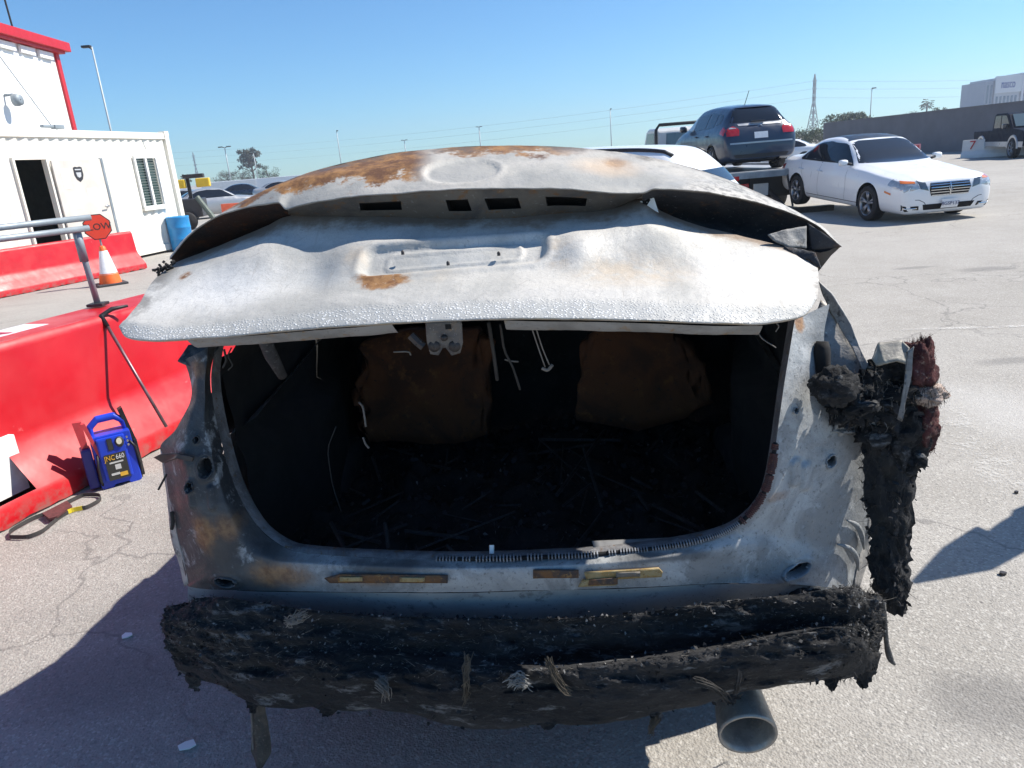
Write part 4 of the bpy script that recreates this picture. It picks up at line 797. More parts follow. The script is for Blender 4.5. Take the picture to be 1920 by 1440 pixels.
# left flank flange, wing tip and stray trim
plate('pillar_tip', [(-0.8511,0.15,1.211),(-0.8436,0.2,1.2413),(-0.7807,0.22,1.2417),(-0.7551,0.2,1.2277),(-0.7742,0.15,1.207),(-0.7925,0.14,1.1874)], burnt('tip_metal', [(.10, .11, .12), (.05, .055, .06), (.2, .2, .2), (.15, .08, .05)], 14), car, .004, amp=.005)
plate('left_flange', [(-0.9174,0.09,0.984),(-0.9045,0.085,0.981),(-0.8896,0.05,0.8663),(-0.8965,0.045,0.7578),(-0.8809,0.02,0.6149),(-0.9018,0.03,0.602),(-0.9226,0.055,0.7365),(-0.9186,0.07,0.8573)], qm, car, .004, amp=.004)
plate('bent_trim', [(-0.9074,0.04,0.9821),(-0.8807,0.03,0.9944),(-0.8097,0,1.0061),(-0.7672,-0.01,0.9986),(-0.7726,-0.01,0.9872),(-0.8198,-0,0.9933),(-0.8776,0.03,0.9704)], MT['dark_metal'], car, .004, amp=.003)
m = MB(); m.tube([(-0.8903,0.05,0.9284),(-0.9076,0.05,0.9058),(-0.9229,0.05,0.8861)], .003, 6); m.tube([(-0.8936,0.04,0.8243),(-0.8978,0.04,0.7927),(-0.9053,0.04,0.7737)], .005, 6); m.build('wire', MT['wire_dark'], car)
# --- valance under the crease
v0 = [(-0.8921,0.03,0.6036),(-0.6642,-0.03,0.6232),(-0.3939,-0.05,0.6295),(-0.0627,-0.07,0.6382),(0.2225,-0.07,0.6432),(0.4524,-0.05,0.6386),(0.6539,0,0.6061),(0.8988,0.16,0.4889)]; v1 = [(-0.9328,0.06,0.496),(-0.7096,0.02,0.5048),(-0.4276,0,0.5082),(-0.0811,-0.02,0.5147),(0.2176,-0.02,0.517),(0.4586,-0,0.5242),(0.6685,0.05,0.5029),(0.9137,0.19,0.4034)]
MB().grid(key_interp([v0, v1], 90, 8)).build('valance', burnt('valance_metal', [(.30, .325, .34), (.36, .385, .40), (.18, .19, .20), (.15, .15, .15)], 6, .6, .3), car, True)

# --- charred bumper of fibre mat
BR = [[(-0.9766,0.02,0.5245),(-0.7667,-0.02,0.5803),(-0.4633,-0.05,0.5653),(-0.0693,-0.07,0.5662),(0.1951,-0.07,0.553),(0.5179,-0.05,0.5737),(0.7904,-0.01,0.5732),(0.9199,0.05,0.5312)],
      [(-0.938,-0.03,0.5759),(-0.725,-0.08,0.6367),(-0.4308,-0.12,0.6173),(-0.0554,-0.14,0.6098),(0.198,-0.14,0.6134),(0.5056,-0.12,0.6394),(0.7621,-0.09,0.6472),(0.9036,-0.01,0.5777)],
      [(-0.9251,-0.06,0.5555),(-0.7132,-0.12,0.5966),(-0.4277,-0.145,0.5816),(-0.0575,-0.155,0.5641),(0.1954,-0.14,0.559),(0.5051,-0.125,0.5898),(0.758,-0.11,0.6055),(0.9035,-0.04,0.5596)],
      [(-0.925,-0.065,0.5176),(-0.7165,-0.13,0.5566),(-0.425,-0.165,0.5551),(-0.0592,-0.17,0.523),(0.1918,-0.12,0.4832),(0.5089,-0.105,0.5161),(0.7616,-0.105,0.566),(0.9045,-0.05,0.5282)],
      [(-0.9204,-0.07,0.4794),(-0.7132,-0.15,0.5242),(-0.4153,-0.2,0.5395),(-0.0512,-0.22,0.533),(0.1945,-0.22,0.5403),(0.4924,-0.2,0.574),(0.74,-0.17,0.5965),(0.9001,-0.06,0.5028)],
      [(-0.9176,-0.07,0.4456),(-0.7208,-0.155,0.4753),(-0.4202,-0.21,0.4864),(-0.0525,-0.235,0.4966),(0.1923,-0.235,0.4946),(0.4902,-0.215,0.5249),(0.7394,-0.18,0.548),(0.8979,-0.06,0.4652)],
      [(-0.9157,-0.05,0.383),(-0.7429,-0.13,0.3937),(-0.4477,-0.18,0.3782),(-0.0693,-0.2,0.3679),(0.1864,-0.2,0.3706),(0.4959,-0.185,0.4208),(0.7569,-0.14,0.4435),(0.8975,-0.04,0.3989)],
      [(-0.9765,0.06,0.3155),(-0.8228,0,0.319),(-0.5168,-0.02,0.2923),(-0.1,-0.04,0.2807),(0.1822,-0.04,0.2827),(0.5246,-0.02,0.3225),(0.804,0,0.3636),(0.9256,0.05,0.3482)]]
BU, BV = 300, 70
bgd = key_interp(BR, BU, BV)
for i in range(BV):
    f = i/(BV-1); am = 1.0 if f < .72 else .35
    for j in range(BU):
        p = bgd[i, j]; s = Vector((p[0]*.45, p[1], p[2]))
        w1 = Vector((p[0]*.28+.3*fb(p, 3, 2)*.2, p[1], p[2]*1.2)); fold = 1-abs(fb(w1, 13, 3)); d = (.034*fb(s, 8, 5)+.030*(fold-.75)+.013*fb(s, 34, 4)+.006*fb(p, 90, 2))*(am if f < .72 else .55); sag = .035*fb((p[0], 3.3, 1), 3.5, 3)*sstep(.35, .9, f); bgd[i, j] = p+np.array((0, -.75, .65))*d+np.array((0, 0, sag))
def fibre_mat(name='charred_fibre_mat', lo=(.005, .006, .008), hi=(.026, .026, .028)):
    t = NT(name); v = t.mp(t.oc, (.35, 1, 1)); a = t.noise(6, 6, .7, v); b = t.noise(90, 5, .8, v, .6); d = t.noise(22, 5, .7, v)
    c = t.mix(t.mr(a, .40, .65), lo, hi); c = t.mix(t.mr(b, .54, .70, 0, .6), c, (.10, .10, .10)); c = t.mix(t.ma('MULTIPLY', t.mr(d, .56, .68), .8), c, (.20, .205, .21))
    t.bump(b, 1.0, .012); return t.out(c, .85, 0.0)
MT['fibre'] = fibre_mat()
bmp = MB().grid(bgd).build('bumper', MT['fibre'], car, True)
# loose fibres: thin ribbons combed along the bumper
def fibres(name, src, count, length, wid, mat, parent, seed, bias=(1, 0, 0), cur=.5, zlo=None):
    rs = np.random.RandomState(seed); V = []; F = []; h, w = src.shape[:2]
    for _ in range(count):
        i, j = rs.randint(0, h-2), rs.randint(1, w-2); p = src[i, j]; n = np.cross(src[i, j+1]-src[i, j-1], src[i+1, j]-src[i, j])
        ln = np.linalg.norm(n); n = n/ln if ln > 1e-9 else np.array((0, -1, 0.))
        if n[1] > 0: n = -n
        d = np.array(bias)*rs.choice((-1, 1))+rs.normal(0, .5, 3)*(.8,.8,.8)+n*.02; d /= np.linalg.norm(d); L = length*rs.uniform(.3, 1.3); k = rs.normal(0, cur, 3)-n*.25
        a = len(V); sd_ = np.cross(d, n); sd_ = sd_/(np.linalg.norm(sd_)+1e-9)*wid*rs.uniform(.5, 1.3)
        for q in (0, .5, 1):
            c = p+n*.002+d*L*q+k*L*q*q*.5; V += [c-sd_*(1-q*.8), c+sd_*(1-q*.8)]
        F += [(a, a+1, a+3, a+2), (a+2, a+3, a+5, a+4)]
    m = MB(); m.add(V, F); o = m.build(name, mat, parent); return tag(o, kind='stuff')
MT['fib1'] = simple('fibre_dark', (.03, .028, .026), .85, 0, .4, 30); MT['fib2'] = simple('fibre_pale', (.17, .155, .135), .8, 0, .4, 30)
fibres('loose_fibres', bgd[:60], 5000, .017, .0007, MT['fib1'], bmp, 3); fibres('loose_fibres', bgd[4:52], 1500, .018, .0006, MT['fib2'], bmp, 4)
fibres('loose_fibres', bgd[:64, 262:], 1200, .018, .0007, MT['fib1'], bmp, 5, (0, 0, 1)); fibres('loose_fibres', bgd[:64, :40], 500, .015, .0007, MT['fib1'], bmp, 6, (0, 0, 1))
def flakes(name, src, count, size, mat, parent, seed, lift=.004):
    rs = np.random.RandomState(seed); V = []; F = []; h, w = src.shape[:2]
    for _ in range(count):
        p = src[rs.randint(0, h-1), rs.randint(0, w-1)]+rs.normal(0, 1, 3)*lift; u = rs.normal(0, 1, 3); u /= np.linalg.norm(u); v = np.cross(u, rs.normal(0, 1, 3)); v /= np.linalg.norm(v); s_ = size*rs.uniform(.3, 1.4); k = rs.randint(4, 7); a = len(V)
        nn = np.cross(u, v)
        for q in range(k): an = q*6.2832/k; r_ = s_*rs.uniform(.5, 1.1); V.append(p+u*r_*math.cos(an)+v*r_*.6*math.sin(an)+nn*s_*rs.uniform(-.15, .15))
        F.append(tuple(range(a, a+k)))
    m = MB(); m.add(V, F); return tag(m.build(name, mat, parent), kind='stuff')
MT['flake_dark'] = burnt('flake_dark', [(.010, .010, .012), (.03, .03, .032), (.06, .06, .06)], 40); MT['flake_ash'] = burnt('flake_ash', [(.10, .10, .10), (.18, .18, .18), (.28, .28, .27)], 40)
flakes('char_flakes', bgd[:62], 1200, .008, MT['flake_dark'], bmp, 21); flakes('ash_flakes', bgd[2:46], 1300, .005, MT['flake_ash'], bmp, 22)
# curled tufts and hanging ends
MT['tuft'] = simple('tuft_tan', (.075, .062, .045), .85, 0, .4, 30)
def tuft(pts, r, n, seed, mat, spread=.012, wid=.0012):
    rs = np.random.RandomState(seed); c = cat(pts, 12); m = MB()
    for _ in range(n):
        o = rs.normal(0, 1, 3)*r; V = []
        for k, q in enumerate(c): V.append(tuple(q+o*(1-.3*k/11)+rs.normal(0, spread*.15, 3)+o*spread*30*(k/11)**2))
        m.tube(V[::2], [wid]*5+[wid*.5], 4, False)
    return tag(m.build('tuft', mat, bmp), kind='stuff')
tuft([(0.1102,-0.24,0.5707),(0.123,-0.25,0.5387),(0.1391,-0.25,0.5071),(0.158,-0.24,0.4841)], .005, 30, 1, MT['tuft'], .01)
tuft([(-0.0706,-0.25,0.5931),(-0.0756,-0.26,0.5509),(-0.0855,-0.25,0.4914),(-0.091,-0.24,0.4528)], .0022, 16, 2, MT['tuft'], .03)
tuft([(0.4342,-0.24,0.5212),(0.4614,-0.25,0.5154),(0.4885,-0.24,0.4858),(0.5067,-0.23,0.4513)], .004, 22, 3, MT['fib1'], .01)
tuft([(0.5276,-0.23,0.5413),(0.5237,-0.24,0.5143),(0.5181,-0.23,0.4702)], .003, 14, 4, MT['fib1'], .01)
tuft([(0.0269,-0.245,0.517),(0.0404,-0.25,0.5285),(0.0554,-0.25,0.5184)], .009, 50, 5, simple('tuft_grey', (.20, .20, .19), .8, 0, .3, 30), .01)
tuft([(-0.2886,-0.24,0.5193),(-0.2686,-0.25,0.5054),(-0.2767,-0.24,0.4743)], .006, 30, 6, MT['fib2'], .01)
tuft([(0.3505,-0.2,0.3831),(0.3377,-0.2,0.3569),(0.3321,-0.2,0.329)], .003, 14, 7, MT['tuft'], .02)
tuft([(-0.518,-0.17,0.6308),(-0.4914,-0.18,0.6452),(-0.4624,-0.18,0.6597)], .006, 30, 8, MT['fib2'], .02)
# torn hanging strap at the lower left
hs = cat([(-0.6797,-0.1,0.3769),(-0.6902,-0.1,0.291),(-0.698,-0.1,0.2027),(-0.7176,-0.1,0.1153)], 24); rows = []
for f in np.linspace(-1, 1, 10):
    q = hs.copy(); wdt = np.interp(np.linspace(0, 1, 24), [0, .3, .8, 1], [.022, .022, .03, .008]); q[:, 0] += f*wdt; q[:, 1] += -.01*(1-f*f)+np.array([.008*fb((f, p[2]*3, 1), 3) for p in q]); rows.append(q)
MB().grid(rows).build('hanging_strap', burnt('strap', [(.09, .075, .06), (.05, .045, .04), (.16, .13, .1), (.2, .18, .15)], 18), bmp, True)
for k, (xx, w_, L) in enumerate(((380, .03, .05), (560, .02, .035), (690, .035, .03), (1010, .03, .025), (1180, .02, .04), (1290, .03, .03), (1470, .025, .04), (1600, .03, .05))):
    j = int((xx-305)/(1657-305)*(BU-1)); p = bgd[int(BV*.86), j]; rr_ = []
    for f in np.linspace(-1, 1, 7): rr_.append([p+np.array((f*w_*(1-.75*q)+.01*fb((q*2, k, 1), 2), -.004+.012*fb((f, q*2, k), 2), .01-L*q*(1+.5*fb((f*3, k, 2), 2)))) for q in np.linspace(0, 1, 8)])
    MB().grid(rr_).build('torn_scrap', MT['fibre'], bmp, True)
# thin pale edge line of trim on the strap
m = MB(); m.tube([(-0.6928,-0.11,0.3769),(-0.7052,-0.11,0.2825),(-0.7211,-0.11,0.1851)], .0025, 6); m.build('strap_edge', MT['wire_pale'], bmp)

# --- right side: molten lump, red fibre, hanging strips
def lump(name, c, r, mat, parent, seed, amp=.35, sc=9, n=(44, 30)):
    rows = []
    for i in range(n[1]+1):
        th = math.pi*i/n[1]; row = []
        for j in range(n[0]):
            a = 2*math.pi*j/n[0]; d = Vector((math.sin(th)*math.cos(a), math.sin(th)*math.sin(a), math.cos(th)))
            k = 1+amp*fb(d*1.0+Vector((seed, 0, 0)), 1.5, 5)+.12*fb(d+Vector((0, seed, 0)), sc, 3); row.append((c[0]+d.x*r[0]*k, c[1]+d.y*r[1]*k, c[2]+d.z*r[2]*k))
        rows.append(row)
    g = np.array(rows); return MB().grid(g, closeu=True).build(name, mat, parent, True), g
lm_, lgd = lump('molten_taillight', (0.9133,0.14,1.0213), (.095, .05, .06), MT['fibre'], car, 2.3, .8, 6)
fibres('loose_fibres', lgd, 900, .02, .0009, MT['fib2'], lm_, 8, (0, 0, 1))
lump('molten_knob', (0.7883,0.06,1.0936), (.045, .04, .04), MT['fibre'], lm_, 5.1, .4)
flakes('char_flakes', lgd, 500, .014, MT['flake_dark'], lm_, 31, .006); flakes('ash_flakes', lgd, 120, .007, MT['flake_ash'], lm_, 32, .005)
for k_, (q_, r_) in enumerate((((0.9461,0.16,1.0975), (.045, .04, .035)), ((0.9757,0.15,1.0586), (.035, .04, .06)), ((0.8506,0.1,1.0204), (.05, .035, .035)), ((1.0131,0.13,0.8732), (.024, .03, .03)), ((0.9337,0.13,0.9411), (.05, .03, .04)))):
    lk, gk = lump('molten_clump', q_, r_, MT['fibre'], lm_, 12.3+k_*3.7, .75, 7, (30, 20)); flakes('char_flakes', gk, 130, .011, MT['flake_dark'], lk, 40+k_, .005)
l2, g2 = lump('molten_base', (0.9816,0.14,0.931), (.05, .04, .09), MT['fibre'], lm_, 9.7, .6)
fibres('loose_fibres', g2, 500, .02, .0009, MT['fib1'], l2, 18, (0, 0, 1))
rf = burnt('red_fibre', [(.10, .03, .03), (.055, .018, .018), (.24, .17, .14), (.16, .06, .055)], 22, .9, .9, 120)
l3, g3 = lump('red_fibre', (1.0113,0.15,1.0998), (.040, .04, .062), rf, lm_, 4.4, .4); fibres('loose_fibres', g3, 1500, .014, .0008, rf, l3, 9, (0, 0, 1))
l4, g4_ = lump('red_fibre', (1.0283,0.14,1.0351), (.044, .04, .028), burnt('pale_fibre', [(.45, .36, .31), (.35, .25, .2), (.2, .12, .1)], 30, .9, .9, 120), lm_, 1.4, .3); fibres('loose_fibres', g4_, 900, .014, .0008, MT['tuft'], l4, 10, (0, 0, 1))
l5, g5 = lump('red_fibre', (1.0333,0.15,0.953), (.034, .035, .07), rf, lm_, 7.4, .45); fibres('loose_fibres', g5, 900, .014, .0008, rf, l5, 11, (0, 0, 1))
plate('lens_shell', [(0.8863,0.1,1.1414),(0.9054,0.12,1.1763),(0.9551,0.12,1.1762),(0.9669,0.1,1.1628),(0.9547,0.08,1.1282),(0.933,0.08,1.1395),(0.9076,0.08,1.1357),(0.893,0.09,1.1284)], burnt('shell', [(.34, .32, .26), (.2, .19, .17), (.1, .1, .1), (.5, .48, .42)], 16, .6, .3), lm_, .005, amp=.006)
m_ = lambda p, dy: [tuple(np.array(q)+np.array((0, dy, 0))) for q in p]
plate('lens_edge', [(0.944,0.06,1.1646),(0.9578,0.06,1.1764),(0.9538,0.05,1.0915),(0.9411,0.05,1.0014),(0.9313,0.05,1.0071),(0.9411,0.05,1.0921)], MT['torn'], lm_, .004, amp=.004)
cl_ = burnt('charred_cloth', [(.012, .013, .016), (.022, .022, .022), (.035, .035, .03), (.06, .06, .055)], 8, .9, .6, 60)
hs = cat([(0.9496,0.14,0.995),(0.9588,0.14,0.868),(0.9678,0.13,0.7259),(0.9698,0.12,0.6097),(0.9696,0.1,0.5443),(0.9817,0.09,0.4686)], 50); rows = []
for f in np.linspace(-1, 1, 14):
    q = hs.copy(); t_ = np.linspace(0, 1, 50); wdt = np.interp(t_, [0, .1, .35, .45, .62, .85, 1], [.055, .062, .064, .056, .050, .046, .03]); wdt *= 1+.22*np.array([fb((f > 0, k*9, 2), 1) for k in t_])+.22*np.array([fb((f > 0, k*34, 5), 1, 4) for k in t_])
    q[:, 0] += f*wdt; q[:, 1] += -.03*(1-f*f)+np.array([.020*fb((f*1.6, k*6, 1), 2, 4) for k in t_]); rows.append(q)
hc = MB().grid(rows).build('hanging_cloth', cl_, car, True); fibres('loose_fibres', np.array(rows), 1500, .022, .0008, MT['fib1'], hc, 61, (0, 0, 1)); flakes('char_flakes', np.array(rows), 260, .010, MT['flake_dark'], hc, 62, .006)
m = MB(); m.tube(cat([(0.9141,0,0.5499),(0.9202,-0.01,0.4809),(0.929,-0.01,0.4268),(0.9419,-0.01,0.3875),(0.9501,-0.01,0.378)], 14), [.006]*8+[.007, .008, .008, .007, .005, .003], 7); m.build('hanging_scrap', burnt('scrap', [(.10, .095, .085), (.05, .05, .05), (.2, .19, .17)], 40), car, True)
# --- tyres, exhaust
for sx in (.80, -.80):
    m = MB(); m.lathe([(.20, -.10), (.27, -.11), (.315, -.10), (.33, -.06), (.335, 0), (.33, .06), (.315, .10), (.27, .11), (.20, .10)], 48, (sx, .95, .315), 'X')
    ty = m.build('tyre', MT['tyre'], car, True)
    m = MB()
    for k in range(48):
        a = k*6.2832/48; 
        for s in (-.06, .02): m.box((sx+s, .95+.334*math.cos(a)-.004, .315+.334*math.sin(a)-.004), (sx+s+.05, .95+.334*math.cos(a)+.004, .315+.334*math.sin(a)+.004))
    m.build('tread_grooves', MT['void'], ty)
    m = MB(); m.lathe([(.01, -.05), (.19, -.05), (.205, -.10), (.205, .10), (.01, .09)], 28, (sx, .95, .315), 'X'); m.build('rim', MT['dark_metal'], ty, True)
ex0 = np.array((0.5698,-0.14,0.282)); ax = Vector((.03, -.975, -.20)).normalized(); ex1 = ex0-np.array(ax)*.24
m = MB(); prof = [(.052, -.26), (.056, -.18), (.062, -.09), (.069, -.02), (.071, -.004), (.070, .004), (.064, .003), (.060, -.012), (.054, -.08), (.048, -.26)]
m.lathe(prof, 36); mx = ax.to_track_quat('Z', 'Y').to_matrix().to_4x4(); mx.translation = tuple(ex0)
me = m.mesh('exhaust_tip', True); me.transform(mx); put('exhaust_tip', me, burnt('exhaust_steel', [(.34, .31, .27), (.24, .22, .20), (.40, .34, .26), (.46, .45, .43)], 22, .42, .15, 90, .35), car)
m = MB(); m.lathe([(.001, -.20), (.052, -.20)], 24); me = m.mesh('exhaust_bore', True); me.transform(mx); put('exhaust_bore', me, MT['void'], car)
m = MB(); m.tube([tuple(ex1), tuple(ex1+np.array((0, .5, .02))), tuple(ex1+np.array((-.2, 1.4, .02)))], .045, 12); m.build('exhaust_pipe', MT['dark_metal'], car, True)
# --- trunk interior
fl = [[(x, y, .53+.06*fb((x, y, 0), 4)+.035*fb((x, y, 1), 13)+.012*fb((x, y, 2), 40)) for x in np.linspace(-.78, .78, 110)] for y in np.linspace(.02, 1.35, 90)]; m = MB(); m.grid(fl); m.build('trunk_floor', MT['soot'], car, True)
for s in (-1, 1):
    m = MB(); m.grid([[(s*(.80-.10*math.exp(-((y-.75)/.35)**2)*(z < .9)+.012*fb((s, y*3, z*3), 2)), y, z) for y in np.linspace(.27, 1.4, 30)] for z in np.linspace(.48, 1.18, 20)]); m.build('trunk_side', MT['void'], car, True)
for s in (-1, 1):
    m = MB(); m.grid([[(s*x, y, z) for x, z in ((.90, .9), (.88, 1.0), (.80, 1.14), (.69, 1.27))] for y in np.linspace(.24, 1.75, 14)]); m.build('sun_block_pillar', MT['void'], car, True)  # dark side sheets added to block sun from entering the trunk
m = MB(); m.box((-.78, 1.0, 1.10), (.78, 1.75, 1.13)); m.build('sun_block_shelf', MT['soot'], car)  # shelf added to keep sunlight off the trunk floor
seat = burnt('seat_rust', [(.12, .040, .013), (.06, .022, .010), (.17, .065, .02), (.035, .02, .015)], 5, .85, .4)
for pts in ([(-0.6055,1,1.0442),(-0.4557,1,1.0834),(-0.1739,1,1.0676),(-0.1351,1,1.0084),(-0.1647,1,0.6697),(-0.2991,1,0.6262),(-0.6387,1,0.6554),(-0.6445,1,0.8441)], [(0.1966,1,0.9906),(0.2574,1,1.0434),(0.5058,1,1.0295),(0.5999,1,0.9688),(0.6665,1,0.7827),(0.5987,1,0.702),(0.3812,1,0.6579),(0.1725,1,0.7099)]):
    plate('seat_back', pts, seat, car, .06, amp=.012)
m = MB(); m.box((-.8, 1.38, .45), (.8, 1.42, 1.15)); m.build('bulkhead', MT['soot'], car)
rs = np.random.RandomState(5); m = MB()
for k in range(45):
    p = np.array((rs.uniform(-.6, .6), rs.uniform(.1, 1.0), .56+rs.uniform(0, .06))); d = rs.normal(0, 1, 3)*(.07, .09, .02); m.tube([tuple(p-d), tuple(p+d)], rs.uniform(.002, .007), 5)
tag(m.build('charred_debris', burnt('debris', [(.015, .015, .017), (.03, .03, .032), (.06, .06, .06), (.12, .12, .12)], 14), car), kind='stuff')
fl_ = np.array(fl); fl_[:, :, 2] += .006; flakes('floor_flakes', fl_, 2200, .016, burnt('floor_char', [(.012, .012, .014), (.03, .03, .034), (.07, .07, .07), (.13, .13, .13)], 30), car, 51, .008); flakes('ash_flakes', fl_, 160, .008, MT['flake_ash'], car, 52, .01)
# --- rest of the body shell (mostly hidden behind the lid)
stn = np.array([[.32, .93, .90, .30, 1.08, .62], [.6, .94, .93, .26, 1.12, .62], [1.0, .96, .93, .24, 1.27, .58], [1.4, .96, .93, .24, 1.40, .56], [2.1, .95, .93, .24, 1.42, .56], [2.8, .94, .93, .24, 1.36, .56], [3.5, .92, .92, .26, 1.0, .6], [4.4, .80, .9, .28, .82, .6], [4.75, .62, .75, .35, .66, .5]])
tt = np.linspace(.32, 4.75, 60); I = hermite(stn[:, 0], stn[:, 1:], tt); rows = []
for y, (zb, w, zl, zt, wt) in zip(tt, I):
    h = [(w-.04, zl), (w, zl+.2), (w, zb-.1), (w-.05, zb), ((w-.05+wt)/2+.02, (zb+zt-.04)/2), (wt, zt-.04), (wt*.6, zt-.01), (0, zt)]
    rows.append([(x, y, z) for x, z in h]+[(-x, y, z) for x, z in h[-2::-1]])
m = MB(); m.grid(rows, lambda i, j: tt[i] < 1.15 and 4 <= j <= 9 or (math.hypot(tt[i]-.95, .2) < .36 and j in (0, 13)) ); m.build('body_shell', burnt('shell_ash', [(.5, .5, .49), (.3, .3, .3), (.2, .1, .05), (.6, .6, .6)], 5), car, True)
# ------------------------------------------------------------------ vehicle builder (local +x forward, z up, origin under mid-wheelbase)
SEDAN = np.array([  # x, zl, wl, wm, zb, wb, ze, wt, zt
    [2.47, .34, .44, .56, .58, .53, .62, .46, .65], [2.44, .24, .62, .74, .66, .69, .715, .54, .75], [2.34, .19, .72, .84, .73, .78, .785, .60, .82], [2.10, .19, .76, .90, .79, .82, .84, .63, .875],
    [1.70, .19, .78, .92, .83, .83, .875, .66, .915], [1.15, .19, .79, .925, .89, .845, .945, .67, .985], [.86, .19, .79, .925, .905, .85, .975, .675, 1.02],
    [.40, .19, .79, .925, .92, .86, 1.21, .635, 1.25], [.02, .19, .79, .925, .93, .865, 1.365, .59, 1.415], [-.45, .19, .79, .925, .935, .865, 1.405, .575, 1.468], [-.95, .19, .79, .925, .94, .86, 1.375, .565, 1.435],
    [-1.40, .20, .78, .925, .945, .85, 1.235, .56, 1.29], [-1.72, .21, .77, .92, .945, .84, 1.085, .60, 1.12], [-1.90, .22, .76, .91, .94, .83, 1.035, .65, 1.06], [-2.20, .24, .72, .88, .93, .80, 1.01, .65, 1.045], [-2.36, .28, .66, .82, .88, .74, .95, .60, .99], [-2.42, .36, .5, .70, .78, .62, .83, .5, .86]])
HATCH = np.array([
    [2.16, .36, .40, .52, .56, .50, .62, .44, .66], [2.12, .28, .56, .70, .66, .64, .74, .52, .79], [1.95, .22, .70, .84, .78, .74, .86, .58, .91], [1.5, .20, .74, .88, .90, .78, .97, .62, 1.01],
    [1.15, .20, .75, .885, .95, .80, 1.03, .64, 1.08], [.55, .20, .75, .885, .97, .81, 1.32, .60, 1.38], [.15, .20, .75, .885, .98, .815, 1.45, .56, 1.52], [-.45, .20, .75, .885, .995, .815, 1.48, .545, 1.555],
    [-1.1, .20, .75, .885, 1.02, .81, 1.46, .54, 1.535], [-1.62, .22, .75, .885, 1.04, .80, 1.42, .53, 1.49], [-1.82, .24, .74, .88, 1.04, .79, 1.29, .54, 1.35], [-2.02, .27, .72, .865, 1.0, .77, 1.06, .60, 1.10], [-2.12, .29, .70, .84, .88, .74, .93, .58, .96], [-2.19, .32, .64, .76, .62, .70, .66, .55, .68]])
def make_body(st, nx=110, sag=1.0):
    xs = st[::-1, 0]; T = np.linspace(xs[0], xs[-1], nx); I = hermite(xs, st[::-1, 1:], T); rows = []
    for x, (zl, wl, wm, zb, wb, ze, wt, zt) in zip(T, I):
        hp = [(0, zl), (wl*.7, zl), (wl, zl+.01), (wl+(wm-wl)*.6, zl+.10*(zb-zl)), (wm-.01, zl+.30*(zb-zl)), (wm, zl+.52*(zb-zl)), (wm-.004, zl+.74*(zb-zl)), (wm*.55+wb*.45, zl+.90*(zb-zl)), (wb, zb),
              (wb*.72+wt*.28+.012, zb*.72+ze*.28), (wb*.4+wt*.6+.015, zb*.4+ze*.6), (wt+.008, ze-.02*(ze-zb)), (wt-.05, ze+(zt-ze)*.42), (wt*.62, ze+(zt-ze)*.78), (wt*.3, ze+(zt-ze)*.96), (0, zt)]
        h = cat(hp, 46); rows.append([(x, y, z) for y, z in h]+[(x, -y, z) for y, z in h[-2::-1]])
    return np.array(rows), T
def vehicle(name, st, paint, wheels, wr, nx=110, parts=True):
    """returns root and a projector for trim patches"""
    root = empty(name); G_, T = make_body(st, nx); R = wr+.055
    wheels = [(wx, .0) for wx in wheels]
    nc = G_.shape[1]; ins = np.zeros(G_.shape[:2], bool)
    side = (abs(G_[:, :, 1]) > .62) & (G_[:, :, 2] < wr+R+.06)
    for wx, _ in wheels: ins |= side & (np.hypot(G_[:, :, 0]-wx, G_[:, :, 2]-wr) < R)
    skip = lambda i, j: ins[i, j] and ins[i+1, j] and ins[i, j+1] and ins[i+1, j+1]
    for wx, _ in wheels:
        for i, j in zip(*np.where(ins)):
            p = G_[i, j]; d = math.hypot(p[0]-wx, p[2]-wr)
            if d < R and any(0 <= a < G_.shape[0] and 0 <= b < nc and not ins[a, b] for a in (i-1, i, i+1) for b in (j-1, j, j+1)):
                k = R/max(d, 1e-3); G_[i, j, 0] = wx+(p[0]-wx)*k; G_[i, j, 2] = max(wr+(p[2]-wr)*k, .17)
    m = MB(); m.grid(G_, skip); m.uv = {}; nrow = G_.shape[0]
    m.f.append(tuple(range(nc-1, -1, -1))); m.f.append(tuple((nrow-1)*nc+k for k in range(nc)))
    body = m.build('body', paint, root, angle=.75)
    full, _ = make_body(st, 90); mb = MB(); mb.grid(full); mb.f.append(tuple(range(nc))); mb.f.append(tuple(89*nc+k for k in range(nc)))
    bvh = BVHTree.FromPolygons([Vector(v) for v in mb.v], mb.f)
    for wx, _ in wheels:
        for s in (-1, 1):
            m = MB(); a = np.linspace(-.25, math.pi+.25, 20); wm = float(np.interp(wx, st[::-1, 0], st[::-1, 3]))
            m.grid([[(wx+R*math.cos(t), s*y, wr+R*math.sin(t)) for t in a] for y in (wm-.012, wm-.32)]); m.add([(wx+R*math.cos(t), s*(wm-.32), wr+R*math.sin(t)) for t in a], [tuple(range(20))]); m.uv = {}; m.build('wheel_well', MT['void'], body)
    return root, body, bvh
